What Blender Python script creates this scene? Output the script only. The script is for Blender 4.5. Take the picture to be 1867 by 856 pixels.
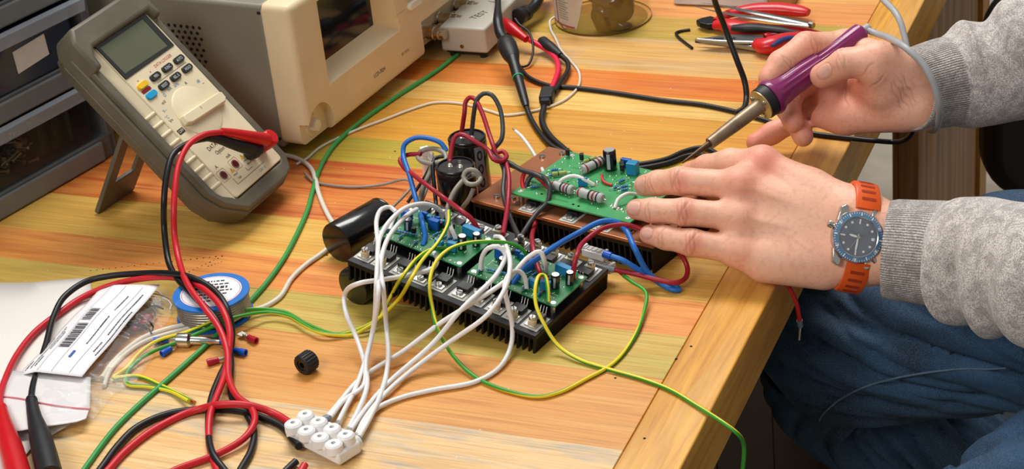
import bpy, bmesh, math, random
import numpy as np
from mathutils import Matrix, Vector

for _o in list(bpy.data.objects):
    bpy.data.objects.remove(_o, do_unlink=True)
SC = bpy.context.scene
COL = SC.collection
rng = random.Random(7)
nrg = np.random.default_rng(7)

# ------------------------------------------------------------------ camera
T = .75                                   # height of the bench top
W_, H_ = 1867., 856.
FPX = 3500.
_d = np.radians([27.82, 6.3, -24.475])
def _rot(pitch, roll, yaw):
    c, s = np.cos(yaw), np.sin(yaw)
    f = np.array([s*np.cos(pitch), c*np.cos(pitch), -np.sin(pitch)])
    r = np.array([c, -s, 0.]); d = np.cross(f, r)
    return np.array([np.cos(roll)*r+np.sin(roll)*d, -np.sin(roll)*r+np.cos(roll)*d, f])
RC = _rot(*_d)
CAM = np.array([.36678, -1.30486, 1.53])
VIEW = RC[2]
cam = bpy.data.cameras.new('camera'); camo = bpy.data.objects.new('camera', cam); COL.objects.link(camo)
m3 = np.array([RC[0], -RC[1], -RC[2]]).T
mm = Matrix(m3.tolist()).to_4x4(); mm.translation = Vector(CAM.tolist()); camo.matrix_world = mm
cam.sensor_fit = 'HORIZONTAL'; cam.sensor_width = 36.; cam.lens = 36.*FPX/W_
cam.clip_start = .05; cam.clip_end = 50
cam.dof.use_dof = True; cam.dof.focus_distance = 1.54; cam.dof.aperture_fstop = 30.
SC.camera = camo

# ------------------------------------------------------------------ light
SC.view_settings.view_transform = 'Standard'; SC.view_settings.look = 'None'
SC.view_settings.gamma = 1; SC.view_settings.use_curve_mapping = False
SC.view_settings.exposure = 0.0
wd = bpy.data.worlds.new('room_light'); SC.world = wd; wd.use_nodes = True
wn = wd.node_tree; wn.nodes['Background'].inputs[1].default_value = .33
_tc = wn.nodes.new('ShaderNodeTexCoord'); _sx = wn.nodes.new('ShaderNodeSeparateXYZ'); _cr = wn.nodes.new('ShaderNodeValToRGB')
_cr.color_ramp.elements[0].position = .42; _cr.color_ramp.elements[0].color = (.10, .095, .09, 1)
_cr.color_ramp.elements[1].position = .72; _cr.color_ramp.elements[1].color = (1, .99, .97, 1)
_mp = wn.nodes.new('ShaderNodeMath'); _mp.operation = 'MULTIPLY_ADD'; _mp.inputs[1].default_value = .5; _mp.inputs[2].default_value = .5
wn.links.new(_tc.outputs['Generated'], _sx.inputs[0]); wn.links.new(_sx.outputs[2], _mp.inputs[0])
wn.links.new(_mp.outputs[0], _cr.inputs[0]); wn.links.new(_cr.outputs[0], wn.nodes['Background'].inputs[0])
def area(name, loc, target, sx, sy, power, col=(1, .98, .95)):
    l = bpy.data.lights.new(name, 'AREA'); l.shape = 'RECTANGLE'; l.size = sx; l.size_y = sy; l.energy = power; l.color = col
    o = bpy.data.objects.new(name, l); COL.objects.link(o); o.location = loc
    o.rotation_euler = (Vector(target)-Vector(loc)).to_track_quat('-Z', 'Y').to_euler(); return o
area('ceiling_and_fill_lamp', (-.75, .95, 2.75), (-.25, .1, .75), 1.3, .7, 48, (1, .985, .96))
area('ceiling_and_fill_lamp', (-.7, -1.9, 2.35), (-.1, .1, .85), 1.4, .7, 26, (1, .98, .95))  # fill light added on the camera side to brighten surfaces facing it

# ------------------------------------------------------------------ pixel -> place
def ray(px, py): return RC.T @ np.array([(px-933.5)/FPX, (py-428)/FPX, 1.])
def P(px, py, h=0.):
    d = ray(px, py); return CAM + d*((T+h-CAM[2])/d[2])
def D(px, py, dep): return CAM + ray(px, py)*dep
class Frame:
    def __init__(s, t, x, y, z):
        s.t = np.array(t, float); s.M = np.array([x, y, z], float).T
        u = s.M[:, 0]/np.linalg.norm(s.M[:, 0]); w = np.cross(u, s.M[:, 1]); w /= np.linalg.norm(w)
        s.M = np.array([u, np.cross(w, u), w]).T
    def loc(s, px, py, off=0.):
        o = s.t+s.M[:, 2]*off; d = ray(px, py); q = CAM+d*(((o-CAM)@s.M[:, 2])/(d@s.M[:, 2])); return s.M.T@(q-s.t)
    def w(s, p): return s.t+s.M@np.asarray(p, float)
    def wp(s, px, py, off=0.): return s.w(s.loc(px, py, off))
    def mat(s):
        m = Matrix(s.M.tolist()).to_4x4(); m.translation = Vector(s.t.tolist()); return m
FR = {1: Frame((-.3277, -.1058, .7954), (.9678, -.1954, -.1587), (.2011, .9793, .0206), (.1514, -.0519, .9871)),
      2: Frame((-.2836, .0487, .7741), (.9646, -.2635, 0), (.2635, .9646, 0), (0, 0, 1)),
      'd': Frame((-.4891, -.0041, .785), (.0377, .9993, -.0005), (-.6636, .0254, .7477), (.7472, -.0279, .6641)),
      's': Frame((-.4923, .1423, .75), (.0893, .9959, 0), (-.9959, .0893, 0), (0, 0, 1)),
      'c': Frame((-.7361, -.0278, .75), (.2216, .975, 0), (-.975, .2216, 0), (0, 0, 1))}
def pt(a):
    if len(a) == 3: return P(*a)
    if a[3] == 'D': return D(a[0], a[1], a[2])
    if a[3] == 'w': return np.array(a[:3], float)
    return FR[a[3]].wp(a[0], a[1], a[2])

# ------------------------------------------------------------------ materials
MATS = {}
def s2l(c):
    return tuple((x/255/12.92 if x/255 <= .04045 else ((x/255+.055)/1.055)**2.4) for x in c)
def mat(name, col, rough=.5, metal=0., var=.06, vscale=60., bump=0., bscale=400., coat=0., trans=0., alpha=1., ior=1.45, spec=.5, sheen=0.):
    if name in MATS: return MATS[name]
    m = bpy.data.materials.new(name); m.use_nodes = True; n = m.node_tree; b = n.nodes['Principled BSDF']
    c = s2l(col)
    b.inputs['Roughness'].default_value = rough; b.inputs['Metallic'].default_value = metal
    b.inputs['Coat Weight'].default_value = coat; b.inputs['IOR'].default_value = ior
    b.inputs['Transmission Weight'].default_value = trans; b.inputs['Alpha'].default_value = alpha
    b.inputs['Specular IOR Level'].default_value = spec; b.inputs['Sheen Weight'].default_value = sheen
    tc = n.nodes.new('ShaderNodeTexCoord'); nz = n.nodes.new('ShaderNodeTexNoise'); nz.inputs['Scale'].default_value = vscale
    nz.inputs['Detail'].default_value = 5
    n.links.new(tc.outputs['Object'], nz.inputs['Vector'])
    mx = n.nodes.new('ShaderNodeMix'); mx.data_type = 'RGBA'
    mx.inputs[6].default_value = tuple(x*(1-var*2) for x in c)+(1,); mx.inputs[7].default_value = tuple(min(1, x*(1+var*2)) for x in c)+(1,)
    n.links.new(nz.outputs['Fac'], mx.inputs[0]); n.links.new(mx.outputs[2], b.inputs['Base Color'])
    if bump:
        n2 = n.nodes.new('ShaderNodeTexNoise'); n2.inputs['Scale'].default_value = bscale; n2.inputs['Detail'].default_value = 3
        n.links.new(tc.outputs['Object'], n2.inputs['Vector']); bp = n.nodes.new('ShaderNodeBump'); bp.inputs['Strength'].default_value = bump
        bp.inputs['Distance'].default_value = .001; n.links.new(n2.outputs['Fac'], bp.inputs['Height']); n.links.new(bp.outputs[0], b.inputs['Normal'])
    MATS[name] = m; return m
def nd(n, kind, **kw):
    x = n.nodes.new(kind)
    for k, v in kw.items(): setattr(x, k, v)
    return x
def ramp(n, src, stops, const=False):
    r = n.nodes.new('ShaderNodeValToRGB'); e = r.color_ramp.elements
    if const: r.color_ramp.interpolation = 'CONSTANT'
    while len(e) > 1: e.remove(e[-1])
    e[0].position = stops[0][0]; e[0].color = tuple(stops[0][1])+(1,)
    for p, c in stops[1:]:
        q = e.new(p); q.color = tuple(c)+(1,)
    n.links.new(src, r.inputs[0]); return r
def mixc(n, fac, a, b, mode='MIX'):
    m = n.nodes.new('ShaderNodeMix'); m.data_type = 'RGBA'; m.blend_type = mode
    for i, v in ((0, fac), (6, a), (7, b)):
        if isinstance(v, (int, float)): m.inputs[i].default_value = v
        elif isinstance(v, tuple): m.inputs[i].default_value = v+(1,)
        else: n.links.new(v, m.inputs[i])
    return m.outputs[2]
def math_(n, op, a, b=None, c=None):
    m = n.nodes.new('ShaderNodeMath'); m.operation = op
    for i, v in enumerate((a, b, c)):
        if v is None: continue
        if isinstance(v, (int, float)): m.inputs[i].default_value = v
        else: n.links.new(v, m.inputs[i])
    return m.outputs[0]
def noise(n, scale, vec=(1, 1, 1), detail=4, dist=0., rough=.5, off=(0, 0, 0)):
    tc = n.nodes.new('ShaderNodeTexCoord'); mp = n.nodes.new('ShaderNodeMapping'); mp.inputs['Scale'].default_value = vec
    mp.inputs['Location'].default_value = off
    n.links.new(tc.outputs['Object'], mp.inputs[0]); z = n.nodes.new('ShaderNodeTexNoise'); z.inputs['Scale'].default_value = scale
    z.inputs['Detail'].default_value = detail; z.inputs['Distortion'].default_value = dist; z.inputs['Roughness'].default_value = rough
    n.links.new(mp.outputs[0], z.inputs['Vector']); return z.outputs['Fac']

# ------------------------------------------------------------------ mesh builder
class G:
    def __init__(s): s.v = []; s.f = []; s.m = []; s.uv = []; s.n = 0
    def add(s, v, f, mi=0, M=None, uv=None):
        v = np.asarray(v, float)
        if M is not None:
            if isinstance(M, Frame): v = v@M.M.T+M.t
            else:
                A = np.array(M); v = v@A[:3, :3].T+A[:3, 3]
        s.v.append(v)
        for q in f: s.f.append(tuple(int(i)+s.n for i in q))
        s.m += [mi]*len(f)
        if uv is None: s.uv += [None]*len(f)
        else: s.uv += uv
        s.n += len(v); return s
    def box(s, a, b, mi=0, M=None):
        x0, y0, z0 = a; x1, y1, z1 = b
        v = [(x0,y0,z0),(x1,y0,z0),(x1,y1,z0),(x0,y1,z0),(x0,y0,z1),(x1,y0,z1),(x1,y1,z1),(x0,y1,z1)]
        return s.add(v, [(0,3,2,1),(4,5,6,7),(0,1,5,4),(1,2,6,5),(2,3,7,6),(3,0,4,7)], mi, M)
    def prism(s, poly, z0, z1, mi=0, M=None, top=None):
        n = len(poly); tp = top if top is not None else poly
        v = [(x, y, z0) for x, y in poly]+[(x, y, z1) for x, y in tp]
        f = [tuple(range(n))[::-1], tuple(range(n, 2*n))]+[(i, (i+1) % n, (i+1) % n+n, i+n) for i in range(n)]
        return s.add(v, f, mi, M)
    def ring(s, outer, inner, z0, z1, mi=0, M=None):
        n = len(outer)
        v = [(x, y, z) for z in (z0, z1) for p in (outer, inner) for x, y in p]
        f = []
        for i in range(n):
            j = (i+1) % n
            f += [(i, j, 2*n+j, 2*n+i), (n+j, n+i, 3*n+i, 3*n+j), (2*n+i, 2*n+j, 3*n+j, 3*n+i), (j, i, n+i, n+j)]
        return s.add(v, f, mi, M)
    def lathe(s, prof, n=32, mi=0, M=None, cap0=True, cap1=True):
        a = np.arange(n)*2*np.pi/n; v = []
        for r, z in prof: v += [(r*math.cos(t), r*math.sin(t), z) for t in a]
        f = []
        for k in range(len(prof)-1):
            for i in range(n):
                j = (i+1) % n; f.append((k*n+i, k*n+j, (k+1)*n+j, (k+1)*n+i))
        if cap0: f.append(tuple(range(n))[::-1])
        if cap1: f.append(tuple(range((len(prof)-1)*n, len(prof)*n)))
        return s.add(v, f, mi, M)
    def cyl(s, p0, p1, r0, r1=None, n=20, mi=0, prof=None):
        p0 = np.asarray(p0, float); p1 = np.asarray(p1, float); L = np.linalg.norm(p1-p0)
        M = axisM(p0, p1); r1 = r0 if r1 is None else r1
        return s.lathe([(r0, 0), (r1, L)] if prof is None else prof, n, mi, M)
    def sph(s, c, r, n=16, mi=0, M=None):
        rr = np.atleast_1d(r)*np.ones(3); v = [(0, 0, -1)]; f = []; K = n//2
        for k in range(1, K):
            ph = -np.pi/2+np.pi*k/K
            v += [(math.cos(ph)*math.cos(t), math.cos(ph)*math.sin(t), math.sin(ph)) for t in np.arange(n)*2*np.pi/n]
        v.append((0, 0, 1)); e = len(v)-1
        for i in range(n):
            j = (i+1) % n; f.append((0, 1+j, 1+i)); f.append((e, 1+(K-2)*n+i, 1+(K-2)*n+j))
            for k in range(K-2): f.append((1+k*n+i, 1+k*n+j, 1+(k+1)*n+j, 1+(k+1)*n+i))
        return s.add(np.array(v)*rr+np.asarray(c, float), f, mi, M)
    def tube(s, pts, r, n=10, mi=0, caps=True, step=None, smooth=True, sec=None, closed=False, nrm0=None):
        p = catmull(pts, step or .004) if smooth else np.asarray(pts, float)
        N = len(p); t = np.gradient(p, axis=0); t /= np.linalg.norm(t, axis=1)[:, None]+1e-12
        if callable(r): rr = np.array([r(i/(N-1)) for i in range(N)])
        elif np.ndim(r) == 0: rr = np.full(N, float(r))
        else:
            rk = np.asarray(r, float); rr = np.interp(np.linspace(0, 1, N), np.linspace(0, 1, len(rk)), rk)
        u = np.array(nrm0, float) if nrm0 is not None else np.array([0, 0, 1.])
        u = u-t[0]*(u@t[0])
        if np.linalg.norm(u) < 1e-3: u = np.cross(t[0], [1, 0, 0])
        u /= np.linalg.norm(u); v = []; Ls = np.concatenate([[0], np.cumsum(np.linalg.norm(np.diff(p, axis=0), axis=1))])
        ang = np.arange(n)*2*np.pi/n
        for i in range(N):
            u = u-t[i]*(u@t[i]); u /= np.linalg.norm(u); w = np.cross(t[i], u)
            ex, ey = (1, 1) if sec is None else sec(i/(N-1))
            for a in ang: v.append(p[i]+rr[i]*(math.cos(a)*u*ex+math.sin(a)*w*ey))
        f = []; uv = []
        for i in range(N-1):
            for j in range(n):
                k = (j+1) % n; f.append((i*n+j, i*n+k, (i+1)*n+k, (i+1)*n+j))
                a0, a1 = j/n, (j+1)/n; uv.append(((a0, Ls[i]), (a1, Ls[i]), (a1, Ls[i+1]), (a0, Ls[i+1])))
        if caps:
            f.append(tuple(range(n))[::-1]); uv.append(tuple((.0, 0.) for _ in range(n)))
            f.append(tuple(range((N-1)*n, N*n))); uv.append(tuple((.0, Ls[-1]) for _ in range(n)))
        return s.add(v, f, mi, None, uv)
    def text(s, txt, size, M, mi=0, thick=0., align='CENTER', sx=1.):
        v, f = text_mesh(txt, align)
        if len(v) == 0: return s
        v = np.array(v); v = v*np.array([size*sx, size, 0]); 
        if thick:
            pass
        return s.add(v, f, mi, M)
    def mesh(s, name):
        me = bpy.data.meshes.new(name); V = np.concatenate(s.v) if s.v else np.zeros((0, 3))
        me.from_pydata(V.tolist(), [], s.f); me.polygons.foreach_set('material_index', s.m)
        if any(u is not None for u in s.uv):
            l = me.uv_layers.new(name='uv'); arr = []
            for q, u in zip(s.f, s.uv):
                arr += [c for k in range(len(q)) for c in (u[k] if u is not None else (0., 0.))]
            l.data.foreach_set('uv', arr)
        me.update(); return me
_txt = {}
def text_mesh(txt, align='CENTER'):
    k = (txt, align)
    if k in _txt: return _txt[k]
    c = bpy.data.curves.new('t', 'FONT'); c.body = txt; c.align_x = align; c.align_y = 'CENTER'; c.resolution_u = 2
    o = bpy.data.objects.new('t', c); COL.objects.link(o); bpy.context.view_layer.update()
    me = bpy.data.meshes.new_from_object(o.evaluated_get(bpy.context.evaluated_depsgraph_get()))
    v = [tuple(x.co) for x in me.vertices]; f = [tuple(p.vertices) for p in me.polygons]
    bpy.data.objects.remove(o); bpy.data.meshes.remove(me); bpy.data.curves.remove(c)
    _txt[k] = (v, f); return v, f
def axisM(p0, p1, roll=0.):
    z = np.asarray(p1, float)-np.asarray(p0, float); z /= np.linalg.norm(z)
    x = np.cross([0, 0, 1.], z)
    if np.linalg.norm(x) < 1e-4: x = np.array([1., 0, 0])
    x /= np.linalg.norm(x); y = np.cross(z, x)
    c, q = math.cos(roll), math.sin(roll); x, y = c*x+q*y, -q*x+c*y
    A = np.eye(4); A[:3, 0] = x; A[:3, 1] = y; A[:3, 2] = z; A[:3, 3] = p0; return A
def frameM(o, x, y):
    x = np.asarray(x, float); x = x/np.linalg.norm(x); y = np.asarray(y, float); z = np.cross(x, y); z /= np.linalg.norm(z); y = np.cross(z, x)
    A = np.eye(4); A[:3, 0] = x; A[:3, 1] = y; A[:3, 2] = z; A[:3, 3] = o; return A
def TM(x=0, y=0, z=0, rz=0): return np.array(Matrix.Translation((x, y, z)) @ Matrix.Rotation(rz, 4, 'Z'))
def catmull(pts, step=.004):
    p = np.array([np.asarray(a, float) for a in pts])
    if len(p) == 2:
        n = max(2, int(np.linalg.norm(p[1]-p[0])/step)); return p[0]+(p[1]-p[0])*np.linspace(0, 1, n+1)[:, None]
    q = np.vstack([2*p[0]-p[1], p, 2*p[-1]-p[-2]]); out = []
    for i in range(1, len(q)-2):
        a, b, c, d = q[i-1:i+3]
        t1 = np.linalg.norm(b-a)**.5+1e-6; t2 = t1+np.linalg.norm(c-b)**.5+1e-6; t3 = t2+np.linalg.norm(d-c)**.5+1e-6
        n = max(2, int(np.linalg.norm(c-b)/step))
        t = np.linspace(t1, t2, n, endpoint=False)[:, None]
        A1 = (t1-t)/t1*a+t/t1*b; A2 = (t2-t)/(t2-t1)*b+(t-t1)/(t2-t1)*c; A3 = (t3-t)/(t3-t2)*c+(t-t2)/(t3-t2)*d
        B1 = (t2-t)/t2*A1+t/t2*A2; B2 = (t3-t)/(t3-t1)*A2+(t-t1)/(t3-t1)*A3
        out.append((t2-t)/(t2-t1)*B1+(t-t1)/(t2-t1)*B2)
    out.append(p[-1][None]); return np.vstack(out)
def rrect(x0, y0, x1, y1, r, k=5):
    o = []
    for cx, cy, a in ((x1-r, y0+r, -90), (x1-r, y1-r, 0), (x0+r, y1-r, 90), (x0+r, y0+r, 180)):
        o += [(cx+r*math.cos(math.radians(a+90*i/k)), cy+r*math.sin(math.radians(a+90*i/k))) for i in range(k+1)]
    return o

def link(name, me, parent=None, mats=(), smooth=35, bevel=0., seg=2, props=None):
    o = bpy.data.objects.new(name, me); COL.objects.link(o)
    for m in (mats if isinstance(mats, (list, tuple)) else [mats]): me.materials.append(m)
    if smooth:
        me.polygons.foreach_set('use_smooth', [True]*len(me.polygons)); me.set_sharp_from_angle(angle=math.radians(smooth))
    if bevel:
        b = o.modifiers.new('bevel', 'BEVEL'); b.width = bevel; b.segments = seg; b.limit_method = 'ANGLE'; b.angle_limit = math.radians(40)
        b.harden_normals = False
    if parent is not None: o.parent = parent
    return o
def part(name, g, mats, parent, smooth=35, bevel=0., seg=2, label=None):
    o = link(name, g.mesh(name), parent, mats, smooth, bevel, seg)
    if label: o['label'] = label
    return o
def thing(name, M, label, cat, group=None):
    o = bpy.data.objects.new(name, None); COL.objects.link(o); o.empty_display_size = .02
    if M is not None: o.matrix_world = M.mat() if isinstance(M, Frame) else Matrix(np.asarray(M).tolist())
    tag(o, label, cat, group); return o
def tag(o, label, cat, group=None):
    o['label'] = label; o['category'] = cat
    if group: o['group'] = group
    return o
def single(name, g, mats, label, cat, group=None, smooth=35, bevel=0., seg=2):
    """one-mesh thing built in world coordinates; origin moved to its base"""
    V = np.concatenate(g.v); c = V.mean(0); c[2] = V[:, 2].min()
    g.v = [v-c for v in g.v]; o = link(name, g.mesh(name), None, mats, smooth, bevel, seg); o.location = c.tolist()
    return tag(o, label, cat, group)
def struct(name, g, mats, **k):
    o = part(name, g, mats, None, **k); o['kind'] = 'structure'; return o
def boolean(ga, cutters, op='DIFFERENCE', pre_bevel=0., seg=3):
    """solid minus cutters, baked to a mesh"""
    a = link('tmp', ga.mesh('tmp'), None, [], 0)
    if pre_bevel:
        b = a.modifiers.new('b', 'BEVEL'); b.width = pre_bevel; b.segments = seg; b.limit_method = 'ANGLE'
    cs = []
    for gc in cutters:
        c = link('cut', gc.mesh('cut'), None, [], 0); cs.append(c)
        m = a.modifiers.new('x', 'BOOLEAN'); m.operation = op; m.object = c; m.solver = 'EXACT'
    bpy.context.view_layer.update()
    me = bpy.data.meshes.new_from_object(a.evaluated_get(bpy.context.evaluated_depsgraph_get()))
    for c in cs+[a]: bpy.data.objects.remove(c)
    return me
def copy_tree(o, parent=None):
    c = o.copy(); COL.objects.link(c); c.parent = parent
    if parent is not None: c.matrix_parent_inverse = o.matrix_parent_inverse
    for ch in list(o.children): copy_tree(ch, c)
    return c

# ------------------------------------------------------------------ signed distance modelling
def sd_cone(X, a, b, ra, rb):
    a = np.asarray(a); b = np.asarray(b); ba = b-a; l2 = ba@ba
    t = np.clip(((X-a)@ba)/l2, 0, 1); d = np.sqrt(((X-a-t[..., None]*ba)**2).sum(-1)); return d-(ra+(rb-ra)*t)
def smin(a, b, k):
    h = np.clip(.5+.5*(b-a)/k, 0, 1); return b*(1-h)+a*h-k*h*(1-h)
def surface_nets(fn, lo, hi, h):
    lo = np.asarray(lo); n = np.ceil((np.asarray(hi)-lo)/h).astype(int)+1
    ax = [lo[i]+h*np.arange(n[i]) for i in range(3)]
    F = np.empty(n, np.float32)
    for i in range(n[0]):
        X = np.empty((n[1], n[2], 3)); X[..., 0] = ax[0][i]; X[..., 1] = ax[1][:, None]; X[..., 2] = ax[2][None, :]
        F[i] = fn(X)
    S = F < 0; c = np.zeros(np.array(n)-1, int); acc = np.zeros(tuple(np.array(n)-1)+(3,), np.float32); cnt = np.zeros(np.array(n)-1, np.float32)
    off = [(i, j, k) for i in (0, 1) for j in (0, 1) for k in (0, 1)]
    sl = lambda o: tuple(slice(o[d], n[d]-1+o[d]) for d in range(3))
    for a in off:
        for d in range(3):
            if a[d]: continue
            b = list(a); b[d] = 1; fa, fb = F[sl(a)], F[sl(b)]; cr = (fa < 0) != (fb < 0)
            t = np.where(cr, fa/(fa-fb+1e-12*(fa == fb)), 0)
            for e in range(3): acc[..., e] += np.where(cr, a[e]+(t if e == d else 0), 0)
            cnt += cr
    act = cnt > 0; idx = -np.ones(act.shape, int); idx[act] = np.arange(act.sum())
    I = np.argwhere(act); V = (I+acc[act]/cnt[act][:, None])*h+lo; faces = []
    for d in range(3):
        e1, e2 = [(1, 2), (2, 0), (0, 1)][d]
        s0 = [slice(0, n[k]) for k in range(3)]; s1 = list(s0); s0[d] = slice(0, n[d]-1); s1[d] = slice(1, n[d])
        cr = S[tuple(s0)] != S[tuple(s1)]; q = np.argwhere(cr); ok = (q[:, e1] > 0) & (q[:, e2] > 0) & (q[:, e1] < n[e1]-1) & (q[:, e2] < n[e2]-1)
        q = q[ok]; ins = S[tuple(s0)][tuple(q.T)]
        def g(o1, o2):
            r = q.copy(); r[:, e1] -= o1; r[:, e2] -= o2; return idx[tuple(r.T)]
        Q = np.stack([g(1, 1), g(0, 1), g(0, 0), g(1, 0)], 1); Q[~ins] = Q[~ins][:, ::-1]; faces.append(Q)
    return V, np.concatenate(faces)
def laplace(V, Fq, it=2, lam=.5):
    n = len(V); E = np.concatenate([Fq[:, [0, 1]], Fq[:, [1, 2]], Fq[:, [2, 3]], Fq[:, [3, 0]]]); V = V.copy()
    deg = np.bincount(E.ravel(), minlength=n).astype(float)
    for _ in range(it):
        A = np.zeros_like(V)
        for k in range(3): A[:, k] = np.bincount(E[:, 0], V[E[:, 1], k], n)+np.bincount(E[:, 1], V[E[:, 0], k], n)
        V += lam*(A/deg[:, None]-V)
    return V
def vnormals(V, Fq):
    nn = np.cross(V[Fq[:, 2]]-V[Fq[:, 0]], V[Fq[:, 3]]-V[Fq[:, 1]]); N = np.zeros_like(V)
    for k in range(4):
        for c in range(3): N[:, c] += np.bincount(Fq[:, k], nn[:, c], len(V))
    return N/(np.linalg.norm(N, axis=1)[:, None]+1e-12)
# ------------------------------------------------------------------ wood of the bench
def wood_planks():
    m = bpy.data.materials.new('stained_planks'); m.use_nodes = True; n = m.node_tree; b = n.nodes['Principled BSDF']
    tc = nd(n, 'ShaderNodeTexCoord'); sx = nd(n, 'ShaderNodeSeparateXYZ'); n.links.new(tc.outputs['Object'], sx.inputs[0])
    y = sx.outputs[1]; fac = math_(n, 'MULTIPLY_ADD', y, 1/2.25, .75/2.25)
    pos = lambda v: (v+.75)/2.25
    C = lambda *c: s2l(c)
    st = [(-.75, C(220,172,98)), (-.42, C(226,178,110)), (-.256, C(222,160,80)), (-.1535, C(214,186,96)), (-.0935, C(236,158,80)),
          (-.046, C(230,186,92)), (.025, C(224,140,66)), (.142, C(204,176,66)), (.193, C(222,164,58)), (.293, C(236,196,112)),
          (.335, C(228,134,44)), (.387, C(224,180,108)), (.473, C(204,166,70)), (.535, C(232,158,88)), (.60, C(236,180,104)),
          (.70, C(206,168,80)), (.80, C(226,150,70)), (.95, C(232,184,110)), (1.2, C(220,150,80))]
    st[1] = (-.42, C(226,178,110)); st.insert(2, (-.256, C(222,158,78))); st[1:3] = [(-.40, C(236,204,150)), (-.256, C(222,168,78))]
    base = ramp(n, fac, [(max(0, pos(a)), c) for a, c in st], True).outputs[0]
    g1 = noise(n, 1, (5, 95, 5), 6, .6, .62); g2 = noise(n, 1, (1.6, 22, 3), 4, 1.6, .5, (3, 1, 0)); g3 = noise(n, 1, (14, 420, 9), 3, .1)
    c1 = mixc(n, math_(n, 'MULTIPLY', ramp(n, g1, [(.35, (0,)*3), (.65, (1,)*3)]).outputs[0], .75), base, mixc(n, 1., base, (.84, .70, .48), 'MULTIPLY'))
    r2 = ramp(n, g2, [(.42, (0, 0, 0)), (.60, (1, 1, 1))]).outputs[0]
    c2 = mixc(n, math_(n, 'MULTIPLY', r2, .42), c1, mixc(n, 1., c1, (1.0, .80, .55), 'MULTIPLY'))
    # red streaks, strongest in the two orange planks
    g4 = noise(n, 1, (2.6, 60, 4), 4, 1.2, .6, (9, 4, 2)); r4 = ramp(n, g4, [(.50, (0, 0, 0)), (.66, (1, 1, 1))]).outputs[0]
    orr = ramp(n, fac, [(0, (0, 0, 0)), (pos(-.0935), (.5,)*3), (pos(-.046), (0,)*3), (pos(.025), (1,)*3), (pos(.142), (0,)*3),
                        (pos(.335), (.45,)*3), (pos(.387), (0,)*3)], True).outputs[0]
    c3 = mixc(n, math_(n, 'MULTIPLY', math_(n, 'MULTIPLY', r4, orr), .8), c2, s2l((186, 62, 28)))
    # green stain patches and blue stain patches, worn pale patches
    g5 = noise(n, 1, (5, 16, 4), 3, .5, .5, (1, 7, 3)); r5 = ramp(n, g5, [(.40, (0, 0, 0)), (.62, (1, 1, 1))]).outputs[0]
    grn = ramp(n, fac, [(0, (0,)*3), (pos(-.1535), (.6,)*3), (pos(-.0935), (0,)*3), (pos(.142), (.7,)*3), (pos(.193), (0,)*3),
                        (pos(.473), (.6,)*3), (pos(.535), (0,)*3)], True).outputs[0]
    c4 = mixc(n, math_(n, 'MULTIPLY', math_(n, 'MULTIPLY', r5, grn), .85), c3, s2l((164, 158, 56)))
    g6 = noise(n, 1, (9, 42, 4), 5, .8, .6, (5, 2, 8)); r6 = ramp(n, g6, [(.50, (0, 0, 0)), (.64, (1, 1, 1))]).outputs[0]
    blu = ramp(n, fac, [(0, (.2,)*3), (pos(-.40), (.85,)*3), (pos(-.256), (0,)*3), (pos(.387), (.38,)*3), (pos(.473), (0,)*3)], True).outputs[0]
    c5 = mixc(n, math_(n, 'MULTIPLY', math_(n, 'MULTIPLY', r6, blu), .75), c4, s2l((164, 166, 160)))
    c5 = mixc(n, math_(n, 'MULTIPLY', ramp(n, noise(n, 3.2, (1, 2, 1), 3, .3), [(.45, (0,)*3), (.7, (1,)*3)]).outputs[0], .14), c5, s2l((244, 200, 126)))
    c6 = mixc(n, math_(n, 'MULTIPLY', ramp(n, g3, [(.48, (0,)*3), (.68, (1,)*3)]).outputs[0], .50), c5, mixc(n, 1., c5, (.62, .50, .34), 'MULTIPLY'))
    # small white specks of paint
    vo = nd(n, 'ShaderNodeTexVoronoi'); vo.inputs['Scale'].default_value = 55; n.links.new(tc.outputs['Object'], vo.inputs['Vector'])
    sp = math_(n, 'LESS_THAN', vo.outputs['Distance'], .042); c7 = mixc(n, math_(n, 'MULTIPLY', sp, .55), c6, s2l((240, 232, 214)))
    n.links.new(c7, b.inputs['Base Color']); b.inputs['Roughness'].default_value = .36; b.inputs['Coat Weight'].default_value = .15; b.inputs['Coat Roughness'].default_value = .3
    bp = nd(n, 'ShaderNodeBump'); bp.inputs['Strength'].default_value = .25; bp.inputs['Distance'].default_value = .0006
    n.links.new(g3, bp.inputs['Height']); n.links.new(bp.outputs[0], b.inputs['Normal']); return m
def wood_board(name, col, dark, vec, rough=.4, amt=.8):
    m = bpy.data.materials.new(name); m.use_nodes = True; n = m.node_tree; b = n.nodes['Principled BSDF']
    a = noise(n, 1, vec, 6, 1.0, .6); a2 = noise(n, 1, tuple(v*4.5 for v in vec), 4, .3); a3 = noise(n, 1, tuple(v*.35 for v in vec), 3, 2.)
    c = mixc(n, ramp(n, a, [(.40, (0,)*3), (.64, (amt,)*3)]).outputs[0], s2l(col), s2l(dark))
    c = mixc(n, math_(n, 'MULTIPLY', ramp(n, a2, [(.46, (0,)*3), (.64, (1,)*3)]).outputs[0], .50), c, mixc(n, 1., c, (.66, .5, .34), 'MULTIPLY'))
    c = mixc(n, math_(n, 'MULTIPLY', ramp(n, a3, [(.4, (0,)*3), (.6, (1,)*3)]).outputs[0], .22), c, s2l((244, 206, 140)))
    n.links.new(c, b.inputs['Base Color']); b.inputs['Roughness'].default_value = rough
    bp = nd(n, 'ShaderNodeBump'); bp.inputs['Strength'].default_value = .3; bp.inputs['Distance'].default_value = .0008
    n.links.new(a2, bp.inputs['Height']); n.links.new(bp.outputs[0], b.inputs['Normal']); return m
M_PLANK = wood_planks()
M_EDGE = wood_board('end_board_wood', (232, 170, 66), (190, 126, 38), (46, 3, 30))
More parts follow.
